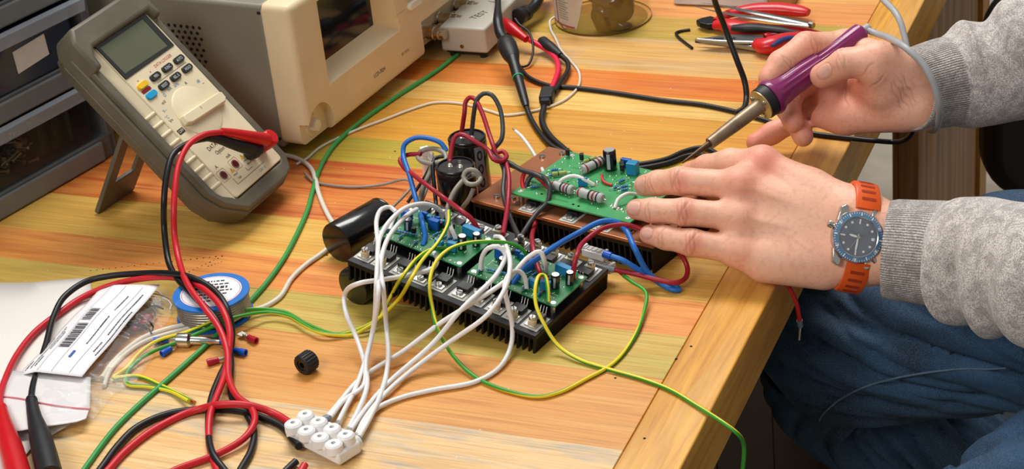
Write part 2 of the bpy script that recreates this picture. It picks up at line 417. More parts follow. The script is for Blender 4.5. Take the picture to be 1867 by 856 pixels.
M_LEG = wood_board('dark_leg_wood', (158, 106, 46), (104, 60, 20), (60, 60, 3), .5)
# floor
def floor_mat():
    m = bpy.data.materials.new('concrete_floor'); m.use_nodes = True; n = m.node_tree; b = n.nodes['Principled BSDF']
    a = noise(n, 6, detail=8, dist=.4); c = mixc(n, ramp(n, a, [(.35, (0,)*3), (.65, (1,)*3)]).outputs[0], s2l((176, 166, 146)), s2l((214, 202, 182)))
    n.links.new(c, b.inputs['Base Color']); b.inputs['Roughness'].default_value = .7; return m
g = G(); g.box((-3.2, -2.2, -.05), (3.2, 4.2, 0)); struct('floor', g, floor_mat(), smooth=0)

bench = thing('workbench', TM(0, 0, 0), 'long wooden workbench with colour stained planks and a plain board across its end', 'workbench')
ys = [-.75, -.40, -.256, -.1535, -.0935, -.046, .025, .142, .193, .293, .335, .387, .473, .535, .60, .70, .80, .95, 1.2, 1.45]
g = G()
for a, b_ in zip(ys[:-1], ys[1:]): g.box((-1.75, a+.00015, T-.052), (-.0462, b_-.00015, T))
part('tabletop', g, M_PLANK, bench, smooth=0, bevel=.0004, seg=1)
g = G(); g.box((-.046, -.75, T-.0525), (0, 1.45, T-.0001)); part('end_board', g, M_EDGE, bench, bevel=.0016, seg=3, smooth=30)
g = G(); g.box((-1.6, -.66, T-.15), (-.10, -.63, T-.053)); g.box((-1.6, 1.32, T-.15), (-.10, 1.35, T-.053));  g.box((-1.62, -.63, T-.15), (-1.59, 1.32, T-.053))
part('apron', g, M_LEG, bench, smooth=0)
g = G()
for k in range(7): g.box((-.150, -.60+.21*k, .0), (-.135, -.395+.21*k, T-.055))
part('added_shade_panel', g, mat('shade_panel_brown', (58, 40, 26), .6, var=.2, vscale=8), bench, smooth=0, bevel=.001)  # dark boards added to stand in for the shade under the bench
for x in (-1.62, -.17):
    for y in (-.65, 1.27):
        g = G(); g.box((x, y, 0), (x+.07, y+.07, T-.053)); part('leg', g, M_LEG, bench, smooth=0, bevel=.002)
# rows of small drill marks in the planks
g = G()
for (x0, y0, x1, y1, k) in ((165, 494, 405, 467, 22), (345, 496, 405, 468, 9), (380, 486, 404, 478, 5)):
    a, b_ = P(x0, y0), P(x1, y1)
    for i in range(k):
        c = a+(b_-a)*(i/(k-1)); g.cyl((c[0], c[1], T-.001), (c[0], c[1], T+.0001), .0007*rng.uniform(.7, 1.3), n=8)
for px, py in ((720, 276), (640, 196), (596, 466), (1122, 690), (1175, 800), (1233, 655), (1260, 632)):
    c = P(px, py); g.cyl((c[0], c[1], T-.001), (c[0], c[1], T+.0001), .0011, n=10)
part('drill_mark', g, mat('hole_dark', (34, 22, 14), .9), bench, smooth=0)

# broad dark end panel under the far part of the bench, its lit far edge painted as a paler strip
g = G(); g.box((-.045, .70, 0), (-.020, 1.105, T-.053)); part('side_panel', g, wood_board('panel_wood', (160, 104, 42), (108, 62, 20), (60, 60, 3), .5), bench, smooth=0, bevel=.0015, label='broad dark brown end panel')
g = G(); g.box((-.046, 1.106, 0), (-.014, 1.16, T-.053)); part('lit_edge_strip', g, mat('lit_edge_paint', (190, 134, 64), .5, var=.15, vscale=30), bench, smooth=0, bevel=.0008, label='lit far edge of the end panel, painted as a paler strip')
# ------------------------------------------------------------------ common materials
M_CREAM = mat('aged_cream_plastic', (226, 204, 164), .42, var=.05, vscale=18)
M_CREAM2 = mat('meter_cream_plastic', (226, 212, 178), .4, var=.05, vscale=40, bump=.05)
M_CASE = mat('grey_case', (128, 121, 106), .5, var=.05, vscale=12)
M_CASETOP = M_CASE
M_HOLST = mat('grey_rubber_holster', (98, 91, 76), .5, var=.25, vscale=26, bump=.15, bscale=160)
M_BLK = mat('black_plastic', (24, 24, 25), .42, var=.1)
M_BLKR = mat('black_rubber', (26, 26, 28), .5, var=.1, bump=.06)
M_RED = mat('red_silicone', (200, 20, 30), .32, var=.05)
M_SCREEN = mat('dark_glass', (16, 24, 34), .08, var=.02, coat=.15, spec=.35)
M_LCD = mat('lcd_green_grey', (92, 96, 74), .22, var=.08, vscale=20, coat=.5)
M_INK = mat('black_ink', (26, 22, 20), .6)
M_INKB = mat('blue_ink', (70, 140, 180), .6)
M_INKR = mat('red_ink', (196, 70, 60), .6)
M_SILVER = mat('bright_steel', (206, 204, 198), .2, 1.)
M_TIN = mat('tinned_metal', (212, 210, 204), .32, .9, var=.1, bump=.3, bscale=900)
M_WHITE = mat('white_plastic', (236, 234, 232), .35, var=.03)
M_GREYP = mat('light_grey_box', (190, 184, 172), .42, var=.04, vscale=30)

# ------------------------------------------------------------------ oscilloscope
fs = FR['s']
sc = thing('oscilloscope', fs, 'boxy test oscilloscope with a cream front bezel, dark screen and grey perforated case', 'oscilloscope')
g = G(); g.box((.0, .030, .010), (.372, .40, .1575)); part('case', g, M_CASE, sc, bevel=.004, seg=3, smooth=40)
ga = G(); ga.box((0, 0, .014), (.376, .036, .158))
cut = []
c1 = G()
v = [(.045, -.002, .058), (.192, -.002, .058), (.192, -.002, .170), (.045, -.002, .170), (.048, .016, .075), (.162, .016, .075), (.162, .016, .170), (.048, .016, .170)]
c1.add(v, [(0, 3, 2, 1), (4, 5, 6, 7), (0, 1, 5, 4), (1, 2, 6, 5), (2, 3, 7, 6), (3, 0, 4, 7)]); 
c1 = G(); x0, x1 = .047, .1625
v = [(.0465, -.002, .0585), (.190, -.002, .0585), (.172, -.002, .146), (.0465, -.002, .146), (.048, .017, .0745), (.1625, .017, .0745), (.1625, .017, .144), (.048, .017, .144)]
c1.add(v, [(0, 1, 2, 3), (7, 6, 5, 4), (4, 5, 1, 0), (5, 6, 2, 1), (6, 7, 3, 2), (7, 4, 0, 3)]); cut.append(c1)
c2 = G(); arch = [(-.01, .0), (.046, .0)]+[(.024+.022*math.cos(a), .026+.024*math.sin(a)) for a in np.linspace(0, math.pi*.86, 10)]+[(-.01, .040)]
A = frameM((0, .009, 0), (1, 0, 0), (0, 0, 1)); c2.prism(arch, 0, .03, M=A); cut.append(c2)
c3 = G(); c3.box((.228, -.01, -.01), (.40, .016, .0525)); cut.append(c3)
me = boolean(ga, cut, pre_bevel=.007, seg=4); me.name = 'front_bezel'
bz = link('front_bezel', me, sc, [M_CREAM], 30)
g = G(); g.box((.044, .0165, .071), (.168, .0185, .150)); part('screen', g, M_SCREEN, sc, smooth=0)
g = G(); M = frameM((.019, .009, .027), (1, 0, 0), (0, 0, 1)); g.lathe([(.0098, -.002), (.0098, 0), (.0092, .0012)], 32, M=M)
part('power_recess_plate', g, M_CREAM, sc)
g = G(); g.lathe([(.0064, -.002), (.0064, .0055), (.0055, .0068), (.0001, .0070)], 32, M=frameM((.0205, .0088, .0285), (1, 0, 0), (0, 0, 1)))
part('power_button', g, mat('button_cream', (236, 222, 190), .35), sc)
def lettering(parent, txt, size, M, m, sx=1., nm='lettering'):
    g = G(); g.text(txt, size, M, 0, sx=sx); return part(nm, g, m, parent, smooth=0)
_gi = mat('grey_ink', (150, 140, 130), .6)
for s_, z_, x, y, zz, m_, q_ in (('POWER', .0052, .017, .0086, .0445, M_INK, 1.), ('OFF', .003, .0125, .0086, .0385, M_INK, 1.), ('ON', .003, .0225, .0086, .0385, M_INK, 1.), ('LCD-7024', .0062, .137, -.0002, .0345, M_INK, .85), ('40 MHz', .005, .190, -.0002, .0345, _gi, 1.)):
    lettering(sc, s_, z_, frameM((x, y, zz), (1, 0, 0), (0, 0, 1)), m_, q_)
# fine lines and soft keys right of the screen
for i in range(3):
    g = G(); zc = .078+.023*i; g.prism(rrect(-.0125, -.0042, .0125, .0042, .004), 0, .0045, M=frameM((.2165, 0, zc), (1, 0, 0), (0, 0, 1)))
    part('soft_key', g, mat('key_white', (232, 226, 212), .35), sc, bevel=.0008)
g = G()
for i in range(3): g.box((.182, -.0002, .0775+.023*i), (.200, .0001, .0781+.023*i))
part('key_line', g, mat('faint_line', (190, 172, 140), .6), sc, smooth=0)
for i in range(3):
    for j in range(3):
        g = G(); g.lathe([(.007, 0), (.0068, .009), (.006, .010)], 20, M=frameM((.262+.032*i, 0, .074+.028*j), (1, 0, 0), (0, 0, 1))); part('knob', g, M_BLK, sc)
def bnc(parent, x, z, y0=.016, L=.030):
    g = G(); M = frameM((x, y0, z), (1, 0, 0), (0, 0, 1))
    g.lathe([(.0078, 0), (.0078, .003), (.0062, .0035), (.0062, .010), (.0074, .0105), (.0074, .018), (.0066, .0185), (.0066, .024), (.0055, .0245), (.0055, L)], 24, M=M)
    return part('bnc_connector', g, M_SILVER, parent, label='silver bayonet connector')
for x in (.250, .288, .326, .360): bnc(sc, x, .0315)
# ventilation holes: dark round recesses in the near side of the case
hm = G()
for r in range(9):
    for q in range(8):
        x = .100+.0072*q+(.0036 if r % 2 else 0); z = .128-.0058*r
        if x-.100 < (.0072*8)*(1-(r/11.)*.0) and not (q > 6 and r > 6): hm.lathe([(.0017, 0), (.0017, .0003)], 10, M=frameM((-.0002, x+.006, z), (0, -1, 0), (0, 0, 1)))
o = part('vent_hole', hm, mat('hole_dark', (34, 22, 14), .9), sc, smooth=0); o['kind'] = 'stuff'
for x in (.04, .33):
    for y in (.06, .36):
        g = G(); g.lathe([(.009, 0), (.010, .0105)], 20, M=TM(x, y, 0)); part('foot', g, M_BLKR, sc)
g = G()
for z in (.150, .020): g.lathe([(.0015, 0), (.0015, .0012)], 10, M=frameM((-.0001, .034, z), (0, -1, 0), (0, 0, 1)))
part('case_screw', g, M_INK, sc, smooth=0)

# ------------------------------------------------------------------ grey test lead box plugged into the oscilloscope
a, b_, e = P(800, 48, .036), P(884, 53, .036), P(962, 4, .036)
u = b_-a; u[2] = 0; wdt = np.linalg.norm(u); u /= wdt; vdir = e-b_; vdir[2] = 0; vdir /= np.linalg.norm(vdir); vdir -= u*(u@vdir); vdir /= np.linalg.norm(vdir)
bx = Frame((a[0], a[1], T+.046), u, vdir, (0, 0, 1))
tb = thing('adapter_box', Frame((a[0], a[1], T+.0), u, vdir, (0, 0, 1)), 'light grey plastic adapter box lettered on top, plugged against the front of the oscilloscope', 'adapter box')
poly = [(0, .003), (.003, 0), (wdt-.012, 0), (wdt, .0), (wdt, .16), (0, .16)]
g = G(); g.prism(rrect(0, 0, wdt, .17, .003, 3), .008, .036); part('housing', g, M_GREYP, tb, bevel=.0022, seg=3)
g = G(); g.box((.004, .004, .0055), (wdt-.006, .166, .0078)); part('base_plate', g, M_BLK, tb, smooth=0)
for x, y in ((.006, .01), (wdt-.012, .01), (.006, .155), (wdt-.012, .155)):
    g = G(); g.lathe([(.004, 0), (.0045, .0061)], 14, M=TM(x+.003, y, 0)); part('foot', g, M_BLKR, tb)
for s_, xx, yy in (('TEST', .60, .036), ('LEADS', .66, .088)):
    lettering(tb, s_, .0125, frameM((wdt*xx, yy, .0362), (.35, 1, 0), (-1, .35, 0)), mat('dark_print', (70, 66, 62), .6), .9)
g = G(); g.lathe([(.0022, 0), (.0022, .0006), (.001, .0008)], 12, M=frameM((wdt*.46, -.0001, .0145), (1, 0, 0), (0, 0, 1))); part('rivet', g, mat('brass', (150, 118, 58), .35, .9), tb)
for k in range(3):
    g = G(); p0 = np.array([-.022, .020+.034*k, .024]); g.cyl(p0, p0+[.023, 0, 0], .006, prof=[(.0068, 0), (.0068, .006), (.0052, .0065), (.0052, .012), (.0072, .0125), (.0072, .0175), (.006, .018), (.006, .023)])
    part('bnc_plug', g, M_SILVER, tb, label='silver bayonet plug')

# ------------------------------------------------------------------ drawer cabinet
fc = FR['c']
cb = thing('drawer_cabinet', fc, 'grey small-parts cabinet with clear plastic drawers at the left edge of the bench', 'drawer cabinet')
M_CAB = mat('grey_cabinet', (96, 98, 100), .45, var=.05)
M_CLR = mat('clear_polystyrene', (206, 216, 228), .1, trans=0., alpha=.30, var=.02)
M_NAVY = mat('smoky_blue_bin', (44, 58, 80), .2, var=.15, vscale=12, coat=.4)
M_NAVY2 = mat('smoky_dark_bin', (38, 38, 42), .25, var=.15, vscale=12, coat=.3)
L0, R0 = -.25, .158
g = G(); g.box((R0-.010, 0, 0), (R0, .17, .40)); g.box((L0, 0, 0), (L0+.008, .17, .40)); g.box((L0, .165, 0), (R0, .17, .40))
for z0, z1 in ((0, .024), (.086, .110), (.172, .196), (.258, .282), (.344, .40)): g.box((L0, 0, z0), (R0-.003, .17, z1))
part('body', g, M_CAB, cb, bevel=.0015, smooth=30)
g = G(); g.box((L0, -.0035, .001), (R0-.02, .001, .0215)); g.box((L0, -.0035, .088), (R0-.03, .001, .107)); g.box((L0, -.0035, .174), (R0-.03, .001, .193)); part('front_rail', g, mat('rail_grey', (118, 120, 120), .4), cb, bevel=.002)
def drawer(zb, tagx, xr, mbin, cont):
    d = G(); d.box((L0+.012, .002, zb), (xr, .16, zb+.003)); d.box((L0+.012, .002, zb), (xr, .005, zb+.058)); d.box((xr-.003, .002, zb), (xr, .16, zb+.052)); d.box((L0+.012, .157, zb), (xr, .16, zb+.052)); d.box((L0+.012, .002, zb), (L0+.015, .16, zb+.052))
    o = part('drawer', d, mbin, cb, bevel=.0008)
    h = G(); prof = [(.0, .044), (-.010, .047), (-.012, .060), (-.004, .0605), (.0, .058)]
    v = [(x, y, zb+z) for x in (L0+.012, xr+.012) for y, z in prof]; k = len(prof)
    f = [tuple(range(k)), tuple(range(k, 2*k))[::-1]]+[(i+k, (i+1) % k+k, (i+1) % k, i) for i in range(k)]
    h.add(v, f); part('drawer_lip', h, M_CLR, o, smooth=30, bevel=.0008, label='clear plastic grip lip')
    if tagx:
        l = G(); x = tagx; l.add([(x, .0012, zb+.014), (x+.040, .0012, zb+.018), (x+.039, .0012, zb+.039), (x-.001, .0012, zb+.036)], [(0, 1, 2, 3)]); l.add([(x, .0019, zb+.014), (x+.040, .0019, zb+.018), (x+.039, .0019, zb+.039), (x-.001, .0019, zb+.036)], [(3, 2, 1, 0)])
        part('paper_label', l, mat('label_white', (226, 224, 218), .7), o, smooth=0, label='blank white paper label')
    return o
drawer(.110, .061, .134, M_NAVY, 0)
lo = drawer(.026, None, .132, mat('clear_dark_bin', (50, 52, 54), .15, alpha=.22, coat=.4), 1)
drawer(.196, None, .134, M_NAVY2, 0); drawer(.282, .05, .134, M_NAVY, 0)
def screws_in_drawer():
    g = G()
    for i in range(90):
        x = rng.uniform(-.02, .075); y = rng.uniform(.008, .05); z = rng.uniform(.030, .060)-.2*max(0, y-.03)
        a = rng.uniform(0, 6.28); e = rng.uniform(-.5, .5); L = rng.uniform(.008, .014); d_ = np.array([math.cos(a)*math.cos(e), math.sin(a)*math.cos(e), math.sin(e)])
        p = np.array([x, y, z]); q = p+d_*L
        if q[1] < .007 or q[2] < .03 or p[2] < .03: continue
        g.cyl(p, q, .0011, n=6); g.cyl(q, q+d_*.0016, .0024, n=6)
    v = G(); v.v = [x@fc.M.T+fc.t for x in g.v]; v.f = g.f; v.m = g.m; v.uv = g.uv; v.n = g.n
    o = single('loose_screws', v, mat('dull_brass', (176, 156, 120), .35, .8, var=.3), 'heap of small dark screws inside the lowest clear drawer', 'screws', smooth=40); o['kind'] = 'stuff'
screws_in_drawer()
g = G()
for i in range(7):
    x = .075+.006*i; g.box((x, .012+.003*(i % 3), .030), (x+.005, .03, .062), M=fc)
single('circuit_scrap', g, mat('dark_green_board', (28, 66, 44), .5), 'dark green circuit pieces inside the lowest clear drawer', 'circuit board', smooth=0)

# ------------------------------------------------------------------ multimeter
fd = FR['d']; FW, FL = .0826, .1826
dm = thing('multimeter', fd, 'cream handheld multimeter in a grey rubber holster propped up on its stand', 'multimeter')
def chamf(x0, y0, x1, y1, cb_, ct): return [(x0+cb_, y0), (x1-cb_, y0), (x1-cb_*.3, y0+cb_*.35), (x1, y0+cb_), (x1, y1-ct), (x1-ct*.35, y1-ct*.3), (x1-ct, y1), (x0+ct, y1), (x0+ct*.35, y1-ct*.3), (x0, y1-ct), (x0, y0+cb_), (x0+cb_*.3, y0+cb_*.35)]
outer = chamf(-.021, -.0135, FW+.009, FL+.020, .020, .016); outer2 = chamf(-.0245, -.016, FW+.012, FL+.024, .022, .018)
inner = chamf(-.0135, .001, FW+.0015, FL-.002, .004, .004)
def hol_in(e=0.): return [(.004, -.0005-e), (FW-.004, -.0005-e), (FW-.001, .001-e), (FW+.001+e, .005), (FW+.001+e, FL-.006), (FW, FL-.003), (FW-.004, FL-.002), (-.0095, FL-.002), (-.0120, FL-.003), (-.0132-e, FL-.006), (-.0132-e, .016), (-.0100-e, .010)]
def hol_out(e=0.): return [(.006, -.0135-e), (FW-.012, -.0145-e), (FW+.001, -.0105-e), (FW+.0085+e, .001), (FW+.0085+e, FL+.004), (FW+.004+e, FL+.013), (FW-.008, FL+.020+e), (-.002, FL+.020+e), (-.014-e, FL+.013), (-.0205-e, FL+.002), (-.0205-e, .020), (-.0130-e, .002)]
g = G(); g.ring(hol_out(.0035), hol_in(), -.021, -.008); g.ring(hol_out(.0015), hol_in(), -.0085, -.0012); g.prism(hol_out(-.004), -.037, -.0205, top=hol_out(.0035))
part('holster', g, M_HOLST, dm, bevel=.0045, seg=4, smooth=60)
g = G()   # thick hood at the top end
hood = [(-.0235, FL-.020), (-.0235, FL+.012), (-.013, FL+.024), (FW+.001, FL+.024), (FW+.0115, FL+.012), (FW+.0115, FL-.010), (FW+.004, FL-.010), (FW+.0015, FL-.0005), (-.006, FL-.0005), (-.0125, FL-.008), (-.0145, FL-.020)]
g.prism(hood, -.022, .0065, top=[(x*.985, y*.998) for x, y in hood]); part('holster_hood', g, M_HOLST, dm, bevel=.004, seg=3, smooth=50)
g = G(); g.prism(rrect(0, .0, FW, FL, .004), -.018, 0); part('meter_body', g, M_CREAM2, dm, bevel=.0010, smooth=40)
g = G(); fl = [(-.0005, .0, -.0008), (-.0125, .004, -.0065), (-.0125, FL-.012, -.0065), (-.0005, FL, -.0008), (-.0005, 0, -.018), (-.0125, .004, -.018), (-.0125, FL-.012, -.018), (-.0005, FL, -.018)]
g.add(fl, [(0, 3, 2, 1), (4, 5, 6, 7), (0, 1, 5, 4), (1, 2, 6, 5), (2, 3, 7, 6), (3, 0, 4, 7)])
part('side_bevel', g, M_CREAM2, dm, bevel=.0006)
for k in range(9):
    g = G(); y = .020+.0105*k; v = []
    g.cyl((-.0006, y, -.0012), (-.0125, y+.0005, -.0068), .0020, n=12); g.sph((-.0125, y+.0005, -.0068), .0021, 12); part('grip_rib', g, M_CREAM2, dm)
g = G(); g.ring([(0.0006, .1425), (FW-.003, .1425), (FW-.003, FL-.001), (0.0006, FL-.001)], [(.005, .1475), (FW-.010, .1455), (FW-.010, FL-.004), (.004, FL-.004)], -.001, .0010)
part('window_frame', g, mat('window_black', (40, 40, 38), .25, coat=.4), dm, smooth=0, bevel=.0004)
g = G(); g.box((.004, .146, -.001), (FW-.009, FL-.003, .0004)); part('display', g, M_LCD, dm, smooth=0)
def pill(x, y, w, h, col, nm, txt=None, ink=None):
    g = G(); A = np.eye(4); A[:3, 3] = (x, y, 0); g.prism(rrect(-w/2, -h/2, w/2, h/2, h*.46, 6), -.0005, .0020, M=A, top=rrect(-w*.46, -h*.44, w*.46, h*.44, h*.40, 6))
    mats = [col]
    if txt: B = np.eye(4); B[:3, 3] = (x, y-.0002, .00206); g.text(txt, .0042, B, 1, sx=.78); mats.append(ink)
    part(nm, g, mats, dm, smooth=40, bevel=.0003)
M_KB = mat('key_black', (40, 42, 44), .35); M_KT = mat('key_print', (205, 208, 206), .5)
for x, t_ in ((.0315, 'MIN'), (.0510, 'FUNC'), (.0705, 'AUTO')): pill(x, .1295, .0150, .0068, M_KB, 'button', t_, M_KT)
for x, t_ in ((.0315, 'RESET'), (.0510, 'REL \u0394'), (.0705, 'HOLD')): pill(x, .1185, .0150, .0068, M_KB, 'button', t_, M_KT)
pill(.0112, .1300, .0150, .0062, mat('key_yellow', (238, 190, 30), .35), 'yellow_button'); pill(.0112, .1185, .0150, .0068, mat('key_cyan', (28, 158, 208), .35), 'blue_button')
g = G(); g.prism(rrect(.0045, .1228, .0175, .1262, .0008, 2), 0, .0004); part('port_window', g, mat('ir_red', (140, 28, 30), .25), dm, smooth=0)
g = G()
def tx(s_, x, y, z_, mi=0, ang=0., sx=1.):
    c, q = math.cos(ang), math.sin(ang); lettering(dm, s_, z_, frameM((x, y, .00015+(.00018 if s_ in ('OFF', '!') else 0)), (c, q, 0), (-q, c, 0)), mat('cream_ink', (226, 216, 190), .6) if s_ == 'OFF' else (M_INK, M_INKB, M_INKR)[mi], sx)
tx('DATA LOGGER', .054, .1370, .0045, 2, 0, .9); tx('\u2022', .0315, .1352, .006, 2); tx('\u2022', .0112, .1352, .006, 2)
tx('DATA LOGGER', .034, .0490, .0062, 0, 0, .85); tx('Option RS232', .034, .0420, .0058, 0, 0, .82)
part('off_patch', G().box((.003, .0745, .0001), (.0115, .0795, .0003)), M_INK, dm, smooth=0); tx('A', .0085, .0325, .005); tx('mA', .0300, .0335, .0048)
for s_, x, y, c_ in (('V=', .0075, .0895, 0), ('V~', .0102, .1000, 1), ('mV', .0165, .1065, 0), ('\u03a9', .024, .1110, 1), ('mA', .0345, .1130, 1), ('kHz', .0450, .1125, 1), ('A', .0560, .1085, 0), ('dB', .0700, .1030, 1), ('~', .0735, .0990, 0), ('\u00b0C', .0062, .094, 1)):
    tx(s_, x, y, .0045, c_)
part('rule_line', G().box((.028, .1236, .0001), (.076, .1239, .0002)), M_INK, dm, smooth=0)
for pts_ in (((.014, .015), (.014, .0085), (.020, .0085), (.060, .0085)), ((.036, .0155), (.036, .012), (.044, .012))):
    g = G()
    for (xa, ya), (xb, yb) in zip(pts_[:-1], pts_[1:]): g.box((min(xa, xb)-.0001, min(ya, yb)-.0001, .0001), (max(xa, xb)+.0002, max(ya, yb)+.0002, .0002))
    part('bracket_line', g, M_INK, dm, smooth=0)
tx('MAX', .021, .0165, .003); tx('10A', .022, .0120, .003); tx('MAX', .0435, .0205, .003); tx('300mA', .0445, .0165, .003, 0, 0, .8)
tx('CAT II', .052, .0045, .0036, 1)
for x, y in ((.0205, .0215), (.0425, .0250)):
    part('warning_triangle', G().add([(x-.0028, y-.002, .0002), (x+.0028, y-.002, .0002), (x, y+.003, .0002)], [(0, 1, 2)]), mat('warn_yellow', (222, 168, 40), .5), dm, smooth=0)
for x, y in ((.0205, .0215), (.0425, .0250)): tx('!', x, y+.0002, .0036)
for cx_, cy_ in ((.0080, .0230), (.0295, .0240)):
    part('socket_outline', G().ring(rrect(cx_-.0062, cy_-.0058, cx_+.0062, cy_+.0058, .0015, 3), rrect(cx_-.0060, cy_-.0056, cx_+.0060, cy_+.0056, .0014, 3), .0001, .0002), M_INKR, dm, smooth=0)
tx('OFF', .0072, .0769, .0042)
g = G(); g.lathe([(.0262, 0), (.0262, .0005), (.0245, .0012), (.0001, .0013)], 48, M=TM(.0415, .0825, 0)); kb = part('range_dial', g, M_CREAM2, dm, smooth=30)
g = G(); bar = [(-.030, -.0035), (-.024, -.0062), (.030, -.0062), (.034, -.003), (.034, .0045), (.030, .0062), (-.028, .0055)]
g.prism(bar, .001, .0062, M=TM(.0440, .0800, 0, -.06), top=[(x*.97, y*.86) for x, y in bar]); part('dial_grip', g, M_CREAM2, kb, bevel=.0010, seg=2)
g = G(); g.box((.0412, .0805, .0062), (.0418, .0835, .00635)); part('pointer_mark', g, M_INKR, kb, smooth=0)
for cx_, cy_ in ((.0080, .0230), (.0295, .0240), (.0510, .0240), (.0715, .0240)):
    g = G(); g.lathe([(.0042, .0001), (.0042, .0007), (.0033, .0007)], 24, M=TM(cx_, cy_, 0), cap1=False); g.lathe([(.0033, .00068), (.0032, .0003), (.0001, .0003)], 24, 1, M=TM(cx_, cy_, 0)); part('input_socket', g, [mat('socket_ring', (120, 92, 84), .4), mat('socket_dark_red', (92, 16, 26), .4)], dm)
g = G(); a0, a1 = fd.w((.012, .118, -.036)), fd.w((.066, .118, -.036)); b0, b1 = P(178, 387, .0015), P(238, 347, .0015)
u = (b1-b0)/np.linalg.norm(b1-b0); mid0, mid1 = (a0+a1)/2, (b0+b1)/2
b0 = mid1-u*.026; b1 = mid1+u*.026; a0 = mid0-u*.029; a1 = mid0+u*.029
nrm = np.cross(b1-b0, a0-b0); nrm /= np.linalg.norm(nrm); q4 = lambda s_, t_: b0+(b1-b0)*s_+((a0+(a1-a0)*s_)-(b0+(b1-b0)*s_))*t_
Mi = np.linalg.inv(np.array(fd.mat()))
def loc4(p): return (Mi@np.append(p, 1))[:3]
O = [(0, 0), (1, 0), (1, 1), (0, 1)]; I = [(.24, .27), (.76, .27), (.76, .66), (.24, .66)]
v = [loc4(q4(*c)+nrm*k) for k in (-.0022, .0022) for c in O+I]; f = []
for i in range(4):
    j = (i+1) % 4; f += [(i, j, 4+j, 4+i), (8+j, 8+i, 12+i, 12+j), (j, i, 8+i, 8+j), (4+i, 4+j, 12+j, 12+i)]
g = G(); g.add(v, f); part('prop_stand', g, M_HOLST, dm, bevel=.0008, label='open grey rubber leg folded out behind')
# ------------------------------------------------------------------ amplifier modules
M_SINK = mat('black_anodised', (16, 16, 18), .45, .3, var=.1, bump=.05)
M_PCB = mat('green_board', (22, 118, 62), .35, var=.10, vscale=90, coat=.25)
M_PCB2 = mat('light_green_board', (62, 152, 88), .35, var=.14, vscale=70, coat=.25)
M_PCBE = mat('board_edge', (70, 96, 52), .6)
M_COPPER = mat('brown_copper', (176, 112, 76), .34, .65, var=.12, vscale=35)
M_CBLUE = mat('blue_film_cap', (28, 128, 176), .35)
M_DBLUE = mat('deep_blue_cap', (20, 88, 176), .35)
M_RBLUE = mat('resistor_blue', (60, 126, 170), .4)
M_CAPB = mat('cap_sleeve_black', (18, 18, 22), .22, coat=.5)
M_CAPN = mat('cap_sleeve_navy', (34, 44, 84), .25, coat=.5)
M_CAPT = mat('cap_top_alu', (214, 212, 206), .3, .85)
M_SOLD = mat('solder', (224, 222, 214), .2, .95)
M_BEIGE = mat('beige_bushing', (212, 196, 162), .45)
M_MICA = mat('mica_pad', (186, 184, 174), .4, var=.12)
M_GRES = mat('grey_resistor', (176, 176, 172), .45)
M_OLIVE = mat('olive_resistor', (150, 162, 84), .45)
def heat_sink(parent, L, Wd, H, fins, plate=.0045):
    g = G(); g.box((0, 0, -plate), (L, Wd, 0)); ft = .0017
    for i in range(fins):
        x = (L-ft)*i/(fins-1); g.box((x, .001, -H), (x+ft, Wd-.001, -plate+.0002))
    g.box((0, 0, -H), (.0022, Wd, -plate+.0002)); g.box((L-.0022, 0, -H), (L, Wd, -plate+.0002))
    return part('heat_sink', g, M_SINK, parent, smooth=0, bevel=.0003, seg=1)
def screw(parent, x, y, z, h=.005, r=.0032, bush=True):
    g = G()
    if bush: g.lathe([(r*1.15, 0), (r*1.15, h*.55), (r*.95, h*.56), (r*.95, h*.75)], 18, 0, TM(x, y, z))
    z1 = z+(h*.75 if bush else 0)
    g.lathe([(r*.95, 0), (r*.95, .0014), (r*.75, .0020)], 18, 1, TM(x, y, z1)); g.box((-r*.7, -.0003, z1+.00195), (r*.7, .0003, z1+.0022), 2, TM(x, y, 0, rng.uniform(0, 3)))
    return part('screw', g, [M_BEIGE, M_SILVER, M_INK], parent, smooth=40)
def transistor(parent, x, y, d, bush, ang=0.):
    """power transistor lying on the plate: pad, metal tab with screw, black body, three legs towards the board"""
    M = TM(x, y, 0, ang)@np.diag([1, d, 1, 1.]) if False else TM(x, y, 0, ang+(0 if d > 0 else math.pi))
    g = G(); g.box((-.0078, -.0072, .0001), (.0078, .0135, .0005), 1, M); g.box((-.0052, -.005, .0005), (.0052, .003, .0017), 2, M)
    g.box((-.0053, .0022, .0005), (.0053, .0115, .0050), 0, M)
    for k in (-.0026, 0, .0026): g.tube([(k, .0115, .003), (k, .0145, .003), (k, .0158, .0085)], .00045, 6, 2, M=None, smooth=False) if False else g.add(*_tubevf([(k, .0112, .003), (k, .0145, .0032), (k, .0160, .0085)], .00048), 2, M)
    o = part('power_transistor', g, [M_BLK, M_MICA, M_TIN], parent, smooth=30, bevel=.0002, seg=1)
    c = (M@np.array([0, -.0012, .0017, 1]))[:3]; screw(o, c[0], c[1], c[2], .0068 if bush else .0028, bush=bush)
    return o
def _tubevf(pts, r, n=6):
    q = G(); q.tube(pts, r, n, smooth=False); return np.concatenate(q.v), q.f
def ecap(parent, x, y, z, r, h, col=M_CAPB, nm='electrolytic_capacitor'):
    g = G(); g.lathe([(r*.92, 0), (r, .0006), (r, h-.0012), (r*.9, h-.0004), (r*.84, h)], 24, 0, TM(x, y, z)); g.lathe([(r*.80, 0), (r*.80, .0003)], 24, 1, TM(x, y, z+h-.0001))
    a = np.linspace(-.25, .25, 5)-1.2; v = []
    for zz in (h*.12, h*.9): v += [(r*1.006*math.cos(t), r*1.006*math.sin(t), zz) for t in a]
    g.add(v, [(i, i+1, i+6, i+5) for i in range(4)], 2, TM(x, y, z))
    return part(nm, g, [col, M_CAPT, mat('cap_stripe', (176, 178, 184), .4)], parent, smooth=40)
